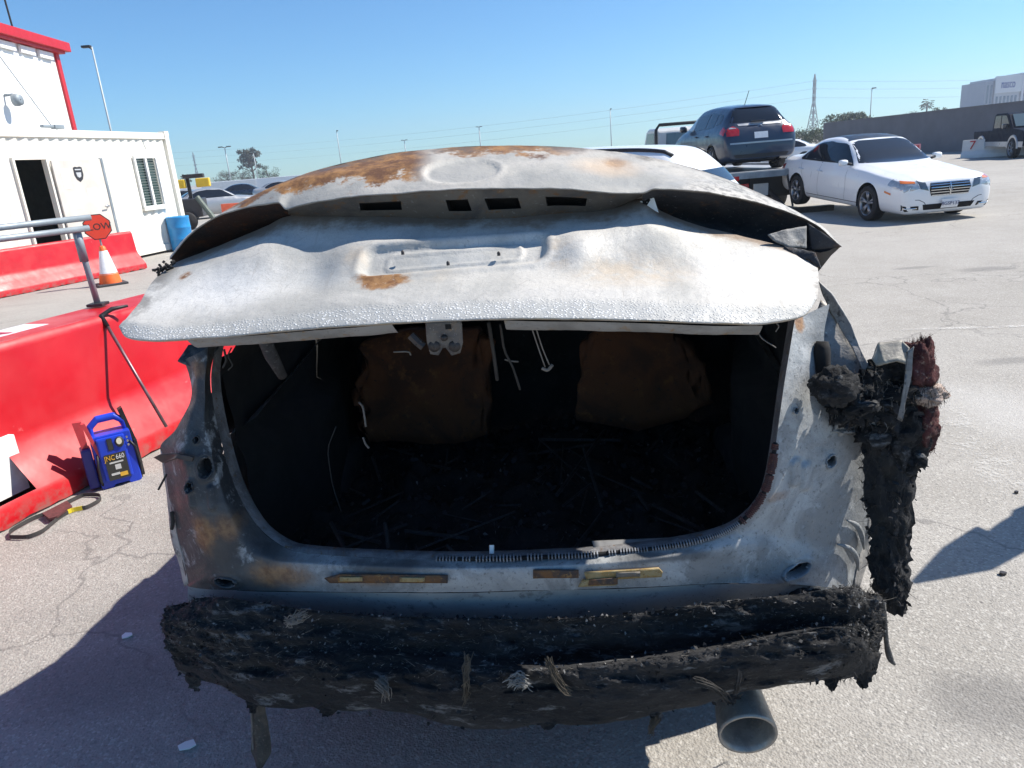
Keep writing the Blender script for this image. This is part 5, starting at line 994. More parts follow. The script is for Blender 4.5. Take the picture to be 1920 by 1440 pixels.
def patch(name, poly, bvh, axis, mat, parent, off=.005, nu=18, nv=10, sgn=1):
    """polygon in the plane across `axis`, laid on the body. axis 'y': poly=(x,z); 'x': poly=(y,z); 'z': poly=(x,y)"""
    P_ = np.array(poly, float); v0, v1 = P_[:, 1].min(), P_[:, 1].max(); rows = []
    for b in np.linspace(v0+1e-4, v1-1e-4, nv):
        xs = []
        for i in range(len(P_)):
            (xa, ya), (xb, yb) = P_[i], P_[(i+1) % len(P_)]
            if (ya-b)*(yb-b) <= 0 and abs(yb-ya) > 1e-9: xs.append(xa+(xb-xa)*(b-ya)/(yb-ya))
        rows.append([(a, b) for a in np.linspace(min(xs), max(xs), nu)])
    V = []
    D = {'y': Vector((0, -sgn, 0)), 'x': Vector((-sgn, 0, 0)), 'z': Vector((0, 0, -1))}[axis]
    last = None; grid = []
    for r in rows:
        row = []
        for a, b in r:
            o = {'y': Vector((a, 3*sgn, b)), 'x': Vector((4*sgn, a, b)), 'z': Vector((a, b, 4))}[axis]
            h = bvh.ray_cast(o, D)
            if h[0] is None: p = last or o+D*3
            else: p = h[0]-D*off
            last = p; row.append(tuple(p))
        grid.append(row)
    m = MB(); m.grid(grid); m.uv = {}; return m.build(name, mat, parent, True)
def wheel(root, x, y, r, w, side, rim=None, spokes=5, twin=True):
    """tyre with a child rim of spokes; side = +1 outside is +y"""
    m = MB(); h = w/2; m.lathe([(r*.66, -h*.8), (r*.70, -h), (r*.92, -h), (r*.985, -h*.8), (r, -h*.4), (r, h*.4), (r*.985, h*.8), (r*.92, h), (r*.70, h), (r*.66, h*.8)], 36, (x, y, r), 'Y'); t = m.build('wheel', MT['tyre'], root, True)
    m = MB(); o = side*h; m.lathe([(r*.70, o*.98), (r*.66, o*.95), (r*.64, o*.4), (r*.62, -o*.8)], 36, (x, y, r), 'Y'); m.lathe([(.001, o*.72), (r*.12, o*.72), (r*.14, o*.5)], 14, (x, y, r), 'Y')
    for k in range(spokes):
        for da in ((-.11, .11) if twin else (0,)):
            a = k*6.2832/spokes+.3; a2 = a+da; c0 = (x+r*.10*math.cos(a), y+o*.62, r+r*.10*math.sin(a)); c1 = (x+r*.66*math.cos(a2*1.0+da*.4), y+o*.86, r+r*.66*math.sin(a2+da*.4)); m.tube([c0, c1], [r*.075, r*.06], 6)
    m.build('rim', rim or MT['rim'], t, True)
    m = MB(); m.lathe([(.001, o*.1), (r*.63, o*.1)], 24, (x, y, r), 'Y'); m.build('brake_disc', MT['void'], t)
    return t
def mirror(poly): return [(-a, b) for a, b in poly]
def seam(bvh, pts, parent, sgn, w=.006, axis='y', mat=None):
    m = MB()
    for (a, b), (c, d) in zip(pts, pts[1:]):
        n = 6; L = math.hypot(c-a, d-b); nx_, nz = -(d-b)/L*w/2, (c-a)/L*w/2; rows = []
        for s in (-1, 1):
            row = []
            for k in range(n+1):
                f = k/n; x, z = a+(c-a)*f+nx_*s, b+(d-b)*f+nz*s
                o = Vector((x, 3*sgn, z)) if axis == 'y' else Vector((4*sgn, x, z)); D = Vector((0, -sgn, 0)) if axis == 'y' else Vector((-sgn, 0, 0)); h = bvh.ray_cast(o, D); row.append(tuple((h[0] or o)-D*.0025))
            rows.append(row)
        m.grid(rows)
    m.uv = {}; return m.build('panel_gap', mat or MT['black_plastic'], parent)

# ------------------------------------------------------------------ white sedan on the right
def sedan(name, paint, full=True):
    root, body, bv = vehicle(name, SEDAN, paint, (1.46, -1.41), .325, 120 if full else 70)
    sidew = [(.70, .955), (.14, 1.325), (-.10, 1.365), (-.55, 1.372), (-1.0, 1.33), (-1.42, 1.13), (-1.52, 1.0), (-1.30, .975)]
    for s in (-1, 1):
        patch('side_window', sidew, bv, 'y', MT['glass'], body, .006, 30, 14, s)
        if full:
            seam(bv, [(.62, .93), (.66, .55), (.60, .28)], body, s); seam(bv, [(-.42, .93), (-.46, .5), (-.46, .28)], body, s); seam(bv, [(-1.30, .93), (-1.18, .72), (-1.02, .45)], body, s); seam(bv, [(-.40, 1.36), (-.43, .96)], body, s, .02)
            for x in (-.28, -1.12):
                m = MB(); m.tube([(x, s*.925, .80), (x-.03, s*.955, .805), (x-.17, s*.955, .815), (x-.20, s*.92, .815)], .012, 8); m.build('door_handle', paint, body, True)
            m = MB(); m.lathe([(.001, 0)], 3) if 0 else None
            m.tube([(.66, s*.82, .98), (.64, s*.90, 1.0)], .025, 8); m.build('mirror_arm', MT['black_plastic'], body)
            m = MB(); m.box((.54, .885 if s > 0 else -1.05, .955), (.66, 1.05 if s > 0 else -.885, 1.075), bev=.045); m.build('wing_mirror', paint, body, True)
            seam(bv, [(1.05, .30), (-.98, .30)], body, s, .012)
    patch('windshield', [(-.72, 1.0), (.72, 1.0), (.57, 1.345), (.40, 1.385), (-.40, 1.385), (-.57, 1.345)], bv, 'x', MT['glass_front'], body, .006, 24, 14, 1)
    patch('rear_window', [(-.66, 1.10), (.66, 1.10), (.52, 1.35), (-.52, 1.35)], bv, 'x', MT['glass'], body, .006, 20, 10, -1)
    for s in (-1, 1):
        for x in (1.46, -1.41): wheel(root, x, s*.81, .325, .235, s)
    if full:
        patch('roof_panel', [(.04, -.565), (.04, .565), (-1.12, .545), (-1.12, -.545)], bv, 'z', MT['glass_roof'], body, .005, 12, 12)
        for s in (-1, 1):
            hl = [(s*.55, .645), (s*.80, .585), (s*.88, .68), (s*.80, .795), (s*.60, .785)]
            h = patch('headlight', hl, bv, 'x', MT['clear_lens'], body, .008, 14, 8, 1)
            patch('turn_signal', [(s*.62, .735), (s*.82, .735), (s*.79, .783), (s*.62, .768)], bv, 'x', MT['amber_lens'], h, .014, 8, 4, 1)
            patch('inner_lamp', [(s*.40, .60), (s*.54, .63), (s*.59, .78), (s*.46, .775)], bv, 'x', MT['lamp_grey'], body, .009, 8, 6, 1)
            patch('headlight', [(2.02, .70), (2.34, .63), (2.33, .765), (2.06, .80)], bv, 'y', MT['clear_lens'], body, .007, 8, 6, s)
            patch('side_marker', [(1.98, .555), (2.16, .53), (2.16, .575), (1.98, .60)], bv, 'y', MT['amber_lens'], body, .006, 6, 3, s)
            vt = patch('bumper_vent', [(s*.52, .255), (s*.80, .255), (s*.82, .375), (s*.55, .36)], bv, 'x', MT['void'], body, .006, 10, 5, 1)
            patch('vent_blade', [(s*.56, .295), (s*.79, .295), (s*.795, .325), (s*.57, .32)], bv, 'x', MT['chrome'], vt, .014, 8, 3, 1)
            patch('tail_lamp', [(s*.50, .70), (s*.78, .70), (s*.80, .88), (s*.52, .88)], bv, 'x', MT['red_lens'], body, .006, 10, 6, -1)
            patch('tail_lamp', [(-2.12, .72), (-2.34, .72), (-2.32, .86), (-2.06, .88)], bv, 'y', MT['red_lens'], body, .006, 8, 5, s)
        gp = [(-.34, .505), (.34, .505), (.38, .62), (.36, .725), (-.36, .725), (-.38, .62)]
        gr_ = patch('grille', gp, bv, 'x', MT['void'], body, .006, 16, 8, 1)
        for z in (.508, .552, .596, .640, .684, .718):
            w_ = .34 if z == .508 else .36; patch('grille_bar', [(-w_, z), (w_, z), (w_, z+.014), (-w_, z+.014)], bv, 'x', MT['chrome'], gr_, .018, 12, 3, 1)
        patch('grille_bar', [(-.012, .51), (.012, .51), (.012, .73), (-.012, .73)], bv, 'x', MT['chrome'], gr_, .022, 3, 8, 1)
        patch('lower_intake', [(-.42, .215), (.42, .215), (.48, .365), (-.48, .365)], bv, 'x', MT['void'], body, .006, 14, 5, 1)
        pl = patch('license_plate', [(-.155, .285), (.155, .285), (.155, .44), (-.155, .44)], bv, 'x', MT['plate'], body, .05, 4, 4, 1)
        xx = max(v.co.x for v in pl.data.vertices)+.012; text('8GSP137', .088, MT['plate_ink'], pl, (0, 1, 0), (0, 0, 1), (xx, 0, .36))
        m = MB(); a = [(0, 2.475+.0, 0)]; m.lathe([(.036, -.004), (.042, 0), (.036, .004)], 20, (xx-.03, 0, .62), 'X', True); [m.tube([(xx-.03, 0, .62), (xx-.03, .036*math.sin(k*2.0944), .62+.036*math.cos(k*2.0944))], .004, 5) for k in range(3)]; m.build('badge', MT['chrome'], gr_)
        patch('front_lip', [(-.70, .205), (.70, .205), (.72, .225), (-.72, .225)], bv, 'x', paint, body, .02, 14, 3, 1)
        # bumper crease line, hood edge
        seam(bv, [(-.80, .46), (-.55, .45), (-.45, .40), (-.42, .35)], body, 1, .012, 'x', MT['lamp_grey']); seam(bv, [(.80, .46), (.55, .45), (.45, .40), (.42, .35)], body, 1, .012, 'x', MT['lamp_grey'])
    return root
MT['lamp_grey'] = simple('lamp_grey', (.10, .12, .14), .15, .3, .2, 12, coat=1)
MT['glass_front'] = glass_dark('glass_front', (.020, .022, .025), .12); MT['glass_roof'] = simple('black_roof', (.018, .019, .022), .35, 0, .08, 2)
sed = sedan('sedan', MT['white_paint'])
th = math.atan2(-math.cos(RAD(4)), math.sin(RAD(4))); pt = math.atan2(.15, 2.87)
sed.rotation_euler = (0, pt, th); Rm = sed.rotation_euler.to_matrix(); sed.location = Vector((6.95, 13.95, 0))-Rm @ Vector((1.46, -.92, 0))
tag(sed, 'white four-door sedan with black windows, rear wheels raised behind the flatbed', 'car')

# ------------------------------------------------------------------ flatbed tow truck
tw = empty('tow_truck', (6.45, 17.2, -.14), RAD(90+3))       # local +x forward (away)
MT['truck_white'] = simple('truck_white', (.55, .57, .58), .4, 0, .1, 2, coat=.3); MT['deck'] = simple('deck_metal', (.40, .41, .42), .5, .4, .2, 3)
m = MB(); m.box((0, -1.22, 1.0), (6.3, 1.22, 1.08)); m.box((6.3, -1.22, 1.0), (6.4, 1.22, 1.5)); dk_ = m.build('deck', MT['deck'], tw)
for s in (-1, 1):
    m = MB(); m.box((-.02, s*1.28-.06, .92), (6.4, s*1.28+.06, 1.14), bev=.015); m.build('side_rail', MT['deck'], tw)
    m = MB(); m.box((-.05, s*1.05-.16, .90), (-.03, s*1.05+.16, 1.0)); m.build('marker_light', MT['red_lens'], tw)
    m = MB(); m.box((.35, s*.62-.12, .55), (.38, s*.62+.12, .80), bev=.01); m.build('tail_lamp', MT['red_lens'], tw)
m = MB(); m.box((-.04, -1.2, .93), (-.0, 1.2, 1.06)); m.build('deck_edge', MT['galv'], tw)
m = MB(); m.box((.4, -.45, .5), (8.4, .45, .98)); m.box((.5, -1.1, .45), (1.4, 1.1, .95)); m.build('chassis', MT['black_plastic'], tw)
m = MB(); m.box((.30, .05, .50), (.36, .40, .78), bev=.01); m.build('tool_box', MT['truck_white'], tw)
m = MB(); m.tube([(-.02, -.25, .95), (-.25, -.3, .25)], .025, 8); m.tube([(.4, 0, .6), (-.6, 0, .22)], .05, 8); m.box((-.9, -.95, .14), (-.7, .75, .26)); m.build('wheel_lift', MT['dark_metal'], tw)
for x in (2.2, 7.6):
    for s in (-1, 1):
        t_ = wheel(tw, x, s*.95, .46, .28, s, MT['rim'], 8, False)
# cab
cp = [(6.55, 1.0), (6.55, 1.5), (6.6, 2.22), (6.75, 2.33), (7.6, 2.35), (7.9, 2.28), (8.45, 1.62), (9.0, 1.5), (9.25, 1.35), (9.3, .6), (6.55, .6)]
m = MB(); m.prism(cp, -.98, .98, 'Y'); cab = m.build('cab', MT['truck_white'], tw); bv_ = cab.modifiers.new('b', 'BEVEL'); bv_.width = .07; bv_.segments = 3; bv_.limit_method = 'ANGLE'
m = MB(); m.add([(6.553, -.72, 1.62), (6.553, .72, 1.62), (6.592, .68, 2.16), (6.592, -.68, 2.16)], [(0, 1, 2, 3)]); [m.v.__setitem__(i, (v[0]-.012, v[1], v[2])) for i, v in enumerate(m.v)]; m.build('rear_window', MT['glass_clear'], cab)
for s in (-1, 1):
    m = MB(); m.prism([(6.9, 1.55), (6.9, 2.2), (7.75, 2.2), (8.2, 1.62)], s*.985, s*.99, 'Y'); m.build('side_window', MT['glass_clear'], cab)
m = MB(); m.tube([(6.42, 1.05, 1.1), (6.42, 1.05, 2.28), (6.42, .95, 2.42), (6.42, -.95, 2.42), (6.42, -1.05, 2.28), (6.42, -1.05, 1.1)], .05, 8); m.build('headache_rack', MT['black_plastic'], tw, True)
tag(tw, 'silver flatbed tow truck with black hoop behind its cab', 'truck')

# ------------------------------------------------------------------ blue hatchback on the deck
MT['glass_sky'] = glass_dark('glass_sky', (.30, .38, .42), .06)  # pale base colour stands in for bright sky seen through the panes
hroot, hb, bv = vehicle('hatchback', HATCH, MT['blue_paint'], (1.32, -1.28), .315)
for s in (-1, 1):
    patch('side_window', [(.95, 1.02), (.42, 1.35), (.30, 1.36), (.30, 1.0)], bv, 'y', MT['glass_sky'], hb, .006, 12, 10, s)
    patch('side_window', [(.22, 1.0), (.22, 1.375), (-.55, 1.40), (-.60, 1.03)], bv, 'y', MT['glass'], hb, .006, 14, 10, s)
    patch('side_window', [(-.68, 1.03), (-.64, 1.40), (-1.10, 1.385), (-1.22, 1.06)], bv, 'y', MT['glass'], hb, .006, 12, 10, s)
    patch('side_window', [(-1.30, 1.09), (-1.18, 1.375), (-1.40, 1.36), (-1.56, 1.22), (-1.50, 1.11)], bv, 'y', MT['glass'], hb, .006, 10, 8, s)
    seam(bv, [(.80, .95), (.84, .6), (.75, .3)], hb, s); seam(bv, [(-.20, .97), (-.22, .3)], hb, s); seam(bv, [(-1.05, .97), (-.95, .7), (-.85, .5)], hb, s)
    seam(bv, [(1.9, .62), (-1.9, .66)], hb, s, .010, 'y', MT['dark_paint'])
    for x in (-.05, -.85):
        m = MB(); m.tube([(x, s*.885, .86), (x-.03, s*.91, .865), (x-.16, s*.91, .87), (x-.19, s*.88, .87)], .012, 8); m.build('door_handle', MT['blue_paint'], hb, True)
    m = MB(); m.box((.70, .84 if s > 0 else -1.02, 1.0), (.84, 1.02 if s > 0 else -.84, 1.15), bev=.045); m.build('wing_mirror', MT['dark_paint'], hb, True)
    patch('tail_lamp', [(s*.52, .84), (s*.80, .84), (s*.80, 1.0), (s*.62, 1.06), (s*.50, .98)], bv, 'x', MT['red_lens'], hb, .008, 10, 8, -1)
    patch('tail_lamp', [(-1.80, .87), (-2.04, .86), (-2.03, .99), (-1.84, 1.06)], bv, 'y', MT['red_lens'], hb, .008, 8, 6, s)
    patch('reverse_lens', [(s*.56, 1.0), (s*.74, 1.0), (s*.70, 1.035), (s*.60, 1.03)], bv, 'x', MT['clear_lens'], hb, .014, 6, 4, -1)
    for x in (1.32, -1.28): wheel(hroot, x, s*.775, .315, .21, s, None, 7, False)
rw_ = patch('rear_window', [(-.66, 1.13), (.66, 1.13), (.50, 1.43), (-.50, 1.43)], bv, 'x', MT['glass_hatch'] if 'glass_hatch' in MT else MT['glass'], hb, .008, 18, 10, -1)
m = MB(); m.box((-2.06, -.12, 1.12), (-2.02, .2, 1.15), bev=.008); m.build('wiper', MT['black_plastic'], rw_)
patch('chrome_strip', [(-.50, 1.055), (.50, 1.055), (.52, 1.10), (-.52, 1.10)], bv, 'x', MT['silver_paint'], hb, .012, 14, 4, -1)
patch('bumper_crease', [(-.74, .655), (.74, .655), (.74, .69), (-.74, .69)], bv, 'x', MT['silver_paint'], hb, .010, 14, 3, -1)
patch('bumper_insert', [(-.60, .34), (.60, .34), (.66, .42), (-.66, .42)], bv, 'x', MT['black_plastic'], hb, .008, 14, 4, -1)
pl = patch('license_plate', [(-.16, .76), (.16, .76), (.16, .90), (-.16, .90)], bv, 'x', MT['plate'], hb, .012, 4, 4, -1)
m = MB(); m.lathe([(.05, -.006), (.058, 0), (.05, .006)], 20, (-2.085, 0, 1.0), 'X', True); m.build('badge', MT['chrome'], hb)
patch('rear_spoiler', [(-.54, 1.455), (.54, 1.455), (.52, 1.495), (-.52, 1.495)], bv, 'x', MT['blue_paint'], hb, .05, 12, 4, -1)
m = MB(); m.tube([(-1.35, .1, 1.5), (-1.62, .1, 1.82)], .008, 6); m.build('antenna', MT['black_plastic'], hb)
m = MB(); m.box((-1.9, -.5, .22), (1.8, .5, .3)); m.tube([(-2.0, -.45, .26), (-2.2, -.45, .25)], .035, 8); m.build('underbody', MT['void'], hb)
hroot.rotation_euler = (0, RAD(-1), RAD(93)); hroot.location = (6.1, 19.75, .94)
tag(hroot, 'dark blue hatchback strapped on the flatbed deck', 'car')

# ------------------------------------------------------------------ white fastback just ahead of the wreck
wroot, wb_, wv = vehicle('hatchback', HATCH, MT['white_paint'], (1.32, -1.28), .315, 90)
for s in (-1, 1):
    patch('side_window', [(.85, 1.04), (.42, 1.32), (-.10, 1.39), (-.55, 1.40), (-1.1, 1.385), (-1.45, 1.28), (-1.52, 1.08)], wv, 'y', MT['glass'], wb_, .006, 30, 14, s)
    for x in (1.32, -1.28): wheel(wroot, x, s*.775, .315, .21, s)
    m = MB(); pts = []
    for x in np.linspace(.3, -1.72, 24):
        h = wv.ray_cast(Vector((x, s*.49, 3)), Vector((0, 0, -1))); pts.append((x, s*.49, h[0].z+.004))
    m.tube(pts, .024, 6); m.build('roof_strip', MT['black_plastic'], wb_, True)
patch('rear_window', [(-.60, 1.10), (.60, 1.10), (.52, 1.24), (-.52, 1.24)], wv, 'x', MT['glass'], wb_, .006, 20, 10, -1)
patch('windshield', [(-.70, 1.0), (.70, 1.0), (.57, 1.33), (-.57, 1.33)], wv, 'x', MT['glass'], wb_, .006, 20, 10, 1)
wroot.scale = (1.15, 1.08, 1.10); wroot.rotation_euler = (0, 0, RAD(145)); wroot.location = (.63, 9.8, 0)
tag(wroot, 'white car with a black roof strip showing just above the trunk lid', 'car')

# ------------------------------------------------------------------ dark pickup by the wall
MT['pickup_paint'] = simple('pickup_paint', (.010, .016, .032), .5, 0, .08, 2); MT['pickup_paint'].node_tree.nodes['Principled BSDF'].inputs['Specular IOR Level'].default_value = .03
pk = empty('pickup_truck', (23.35, 33.4, 0), RAD(-104))
pp_ = [(-2.75, .55), (-2.78, 1.15), (-.62, 1.17), (-.60, 1.2), (-.45, 1.78), (-.30, 1.86), (.75, 1.86), (1.0, 1.80), (1.55, 1.22), (2.55, 1.12), (2.75, .98), (2.78, .5)]
m = MB(); m.prism(pp_, -.93, .93, 'Y'); pb = m.build('body', MT['pickup_paint'], pk); bv_ = pb.modifiers.new('b', 'BEVEL'); bv_.width = .06; bv_.segments = 3; bv_.limit_method = 'ANGLE'
for s in (-1, 1):
    m = MB(); m.prism([(-.40, 1.25), (-.33, 1.76), (.30, 1.77), (.30, 1.25)], s*.932, s*.938, 'Y'); m.build('side_window', MT['glass_front'], pb)
    m = MB(); m.prism([(.38, 1.25), (.38, 1.77), (.85, 1.75), (1.35, 1.25)], s*.932, s*.938, 'Y'); m.build('side_window', MT['glass_front'], pb)
    m = MB(); m.prism([(-2.76, .50), (-2.76, .68), (2.74, .68), (2.74, .45)], s*.93, s*.942, 'Y'); m.build('lower_cladding', MT['silver_paint'], pb)
    for x in (1.75, -1.75):
        m = MB(); a = np.linspace(0, math.pi, 14); m.grid([[(x+r*math.cos(t), s*y, .40+r*math.sin(t)) for t in a] for r, y in ((.44, .96), (.54, .965), (.56, .93))]); m.uv = {}; m.build('arch_flare', MT['silver_paint'], pb)
        m = MB(); m.lathe([(.001, 0), (.45, 0)], 24, (x, s*.948, .40), 'Y'); m.build('wheel_well', MT['void'], pb)
        wheel(pk, x, s*.86, .40, .27, s, None, 6, False)
    m = MB(); m.box((1.0, .95 if s > 0 else -1.15, 1.22), (1.15, 1.15 if s > 0 else -.95, 1.42), bev=.03); m.build('wing_mirror', MT['dark_paint'], pb)
m = MB(); m.add([(1.02, -.78, 1.77), (1.02, .78, 1.77), (1.52, .80, 1.27), (1.52, -.80, 1.27)], [(0, 1, 2, 3)]); [m.v.__setitem__(i, (v[0]+.02, v[1], v[2]+.02)) for i, v in enumerate(m.v)]; m.build('windshield', MT['glass_clear'], pb)
tag(pk, 'dark blue pickup with silver lower panels parked by the grey wall', 'pickup')

# ------------------------------------------------------------------ grey wall, numbered block, red sign
MT['grey_wall'] = simple('grey_wall', (.155, .15, .165), .85, 0, .1, .6, .2, 30)
wl = MB()
wl.box((27.0, 28, 0), (27.3, 62, 2.38)); w_o = wl.build('boundary_wall', MT['grey_wall']); tag(w_o, 'long plain dark grey wall across the right background', 'wall')
m = MB(); m.box((26.95, 28, 2.38), (27.35, 62, 2.43)); m.build('coping', simple('coping', (.17, .17, .18), .8), w_o)
kb = empty('parking_block', (22.2, 35.6, 0), RAD(-62+90+4)); kb.rotation_euler = (0, 0, math.atan2(-2.2, 2.2))
MT['concrete_white'] = simple('concrete_white', (.66, .66, .65), .8, 0, .08, 2); 
m = MB(); m.prism([(-.30, 0), (.30, 0), (.27, .14), (.14, .32), (.11, .80), (-.11, .80), (-.14, .32), (-.27, .14)], 0, 4.2, 'X'); m.build('block', MT['concrete_white'], kb)
text('7', .55, MT['red_trim'], kb, (1, 0, 0), (0, .05, 1), (.42, -.155, .55), .01)
m = MB(); m.lathe([(.001, -.18), (.06, -.18), (.06, -.14)], 12, (1.7, 0, .5), 'Y'); m.build('lifting_hole', MT['void'], kb)
tag(kb, 'white concrete barrier block with a red number 7 before the grey wall', 'barrier block')
rs_ = empty('bay_sign', (20.6, 37.2, 0), RAD(-25))
m = MB(); m.box((-.75, -.06, .0), (.42, .06, .78)); m.build('sign_board', MT['red_trim'], rs_)
m = MB(); m.box((-.75, -.075, .72), (.42, -.062, .78)); m.box((.36, -.075, .2), (.42, -.062, .718)); m.build('sign_edge', simple('sign_pink', (.75, .3, .32), .5), rs_)
text('6', .50, MT['concrete_white'], rs_, (1, 0, 0), (0, 0, 1), (.14, -.07, .42), .01)
m = MB(); m.prism([(-.28, -.01), (.28, -.01), (.12, .22), (-.12, .22)], -.9, .9, 'X'); m.build('sign_foot', MT['concrete_white'], rs_)
tag(rs_, 'red sign block with a white number 6 behind the white sedan', 'sign')

# ------------------------------------------------------------------ far right building
ob_ = empty('office_building', (139.5, 216, 0), RAD(0)); ob_.scale = (.56, .8, 1.06)
MT['bld_grey'] = simple('bld_grey', (.46, .48, .52), .7, 0, .05, .1); MT['bld_pale'] = simple('bld_pale', (.62, .64, .67), .7, 0, .05, .1); MT['bld_mid'] = simple('bld_mid', (.33, .36, .42), .7, 0, .05, .1)
def bx(name, a, b, mat, par): m = MB(); m.box(a, b); return m.build(name, mat, par)
wl1 = bx('wall', (0, 0, 0), (4.0, 14, 11.2), MT['bld_mid'], ob_); wl2 = bx('wall', (4.2, -.6, 0), (17.0, 14, 11.8), MT['bld_grey'], ob_); bx('parapet', (4.0, -1.0, 8.0), (17.3, -.62, 12.2), MT['bld_pale'], wl2)
bx('corner_pier', (17.3, -1.2, 0), (18.2, 14, 12.6), MT['bld_pale'], ob_); wl3 = bx('wall', (18.2, .4, 0), (26.0, 14, 11.4), MT['bld_mid'], ob_); bx('canopy', (18.2, -.6, 8.2), (26.2, .38, 11.8), MT['bld_grey'], wl3); bx('corner_pier', (26.2, -1.2, 0), (27.0, 14, 12.4), MT['bld_pale'], ob_)
wg = simple('bld_window', (.20, .25, .31), .2, 0, .2, .3)
for x in (.6, 2.3): bx('window', (x, -.06, 5.6), (x+1.0, -.02, 10.2), wg, wl1)
for x in np.arange(5.0, 16.4, 1.9): bx('window', (x, -.68, 3.2), (x+1.1, -.63, 7.2), wg, wl2)
for x in np.arange(19.2, 25.4, 2.2): bx('window', (x, .33, 2.5), (x+1.3, .38, 7.6), wg, wl3)
sgn_m = simple('sign_blue', (.03, .07, .30), .5)
text('nasco', 3.1, sgn_m, wl2, (1, 0, 0), (0, 0, 1), (10.3, -1.08, 10.1), .03); text('N', 3.0, sgn_m, wl3, (1, 0, 0), (0, 0, 1), (23.8, -.68, 9.9), .03)
tag(ob_, 'distant grey and white office building with a small blue sign above the wall', 'building')

# ------------------------------------------------------------------ trees
def leafmat(name, c1, c2):
    t = NT(name); k = t.mr(t.noise(.9, 4, .6), .35, .65); return t.out(t.mix(k, c1, c2), .7, 0.0)
MT['leaf'] = leafmat('leaf_green', (.035, .055, .022), (.07, .095, .035)); MT['leaf_grey'] = leafmat('leaf_grey', (.05, .06, .04), (.085, .085, .06)); MT['bark'] = simple('bark', (.10, .08, .065), .9, 0, .3, 2)
def tree(name, loc, h, w, label, mat, seed, clumps=26, leaves=60, open_=False, group='distant trees', lsz=.28):
    rs = np.random.RandomState(seed); root = empty(name, loc); th_ = .42*h if not open_ else .55*h
    m = MB(); m.tube([(0, 0, -.1), (.02*h, 0, th_*.5), (0, .02*h, th_), (-.02*h, 0, h*.85)], [.035*h, .028*h, .02*h, .006*h], 8)
    C = []
    for k in range(clumps):
        a = rs.uniform(0, 6.28); z = rs.uniform(.22 if not open_ else .45, 1.0)**(1 if not open_ else .8); r = w*.5*math.sqrt(rs.uniform(.1, 1))*(1-.55*abs(z-.6)/.45 if not open_ else rs.uniform(.4, 1))
        c = np.array((r*math.cos(a), r*math.sin(a), h*z*.93)); C.append((c, rs.uniform(.10, .19)*w*(1 if not open_ else .62)))
        m.tube([(0, 0, min(th_, c[2]*.7)), tuple(c*.6+np.array((0, 0, c[2]*.3))), tuple(c)], [.012*h, .008*h, .003*h], 5)
    m.build('trunk', MT['bark'], root, True)
    V = []; F = []
    for c, r in C:
        for _ in range(leaves):
            d = rs.normal(0, 1, 3); d /= np.linalg.norm(d); p = c+d*r*rs.uniform(.45, 1.1)*np.array((1, 1, .75)); u = rs.normal(0, 1, 3); u /= np.linalg.norm(u); v = np.cross(u, d); v /= np.linalg.norm(v)+1e-9; s = lsz*rs.uniform(.6, 1.5)*h/10; a = len(V)
            V += [p-u*s, p+v*s*.5, p+u*s, p-v*s*.5]; F.append((a, a+1, a+2, a+3))
    m = MB(); m.add(V, F); m.build('crown', mat, root); return tag(root, label, 'tree', group)
def far(px_py_Y): return (px_py_Y[0], px_py_Y[1], 0)
tree('eucalyptus_tree', far((-82.4114,260,-0.5785)), 12.2, 10.5, 'tall open eucalyptus left of the trunk lid, higher than the trees around it', MT['leaf_grey'], 11, 34, 46, True)
tree('broadleaf_tree', far((-87.5929,250,0.1699)), 4.9, 9, 'low rounded grey-green tree just left of the tall eucalyptus', MT['leaf_grey'], 12, 30, 60)
tree('broadleaf_tree', far((-81.5801,245,-0.1386)), 5.4, 9, 'dense bushy tree at the foot of the tall eucalyptus', MT['leaf_grey'], 13, 30, 60)
tree('broadleaf_tree', far((-80.3399,270,-0.1599)), 6.0, 9, 'tree behind the rusty spoiler edge, right of the eucalyptus', MT['leaf'], 14, 30, 60)
tree('broadleaf_tree', far((-109.7792,300,-0.1646)), 3.4, 12, 'lowest dark bush at the left end of the far tree line', MT['leaf_grey'], 15, 26, 60)
tree('broadleaf_tree', far((68.4271,150,0.1683)), 4.9, 7.5, 'round green tree rising over the left end of the grey wall', MT['leaf'], 16, 34, 80, lsz=.4)
tree('broadleaf_tree', far((71.6236,150,-0.0808)), 5.0, 6.5, 'round green tree behind the grey wall, right of its twin', MT['leaf'], 17, 34, 80, lsz=.4)
tree('broadleaf_tree', far((94.3709,170,0.0267)), 4.7, 6, 'treetop barely showing above the wall left of the palm', MT['leaf_grey'], 18, 26, 60)
tree('broadleaf_tree', far((105.7956,180,-0.2846)), 5.4, 4, 'small treetop showing above the wall right of the palm', MT['leaf'], 19, 26, 60)
for k, px_ in enumerate(((48.1901,120,0.9751), (50.4623,122,0.8494), (50.3059,118,0.9168), (54.446,124,0.7563))):
    tree('shrub', far(px_), (2.1, 2.3, 2.5, 2.2)[k], 5.2, ('leftmost green shrub under the pylon beside the blue hatchback', 'second shrub from the hatchback under the pylon', 'third shrub from the hatchback, right under the pylon', 'shrub under the pylon nearest the grey wall')[k], MT['leaf'], 30+k, 22, 60, group='shrubs under the pylon', lsz=.5)
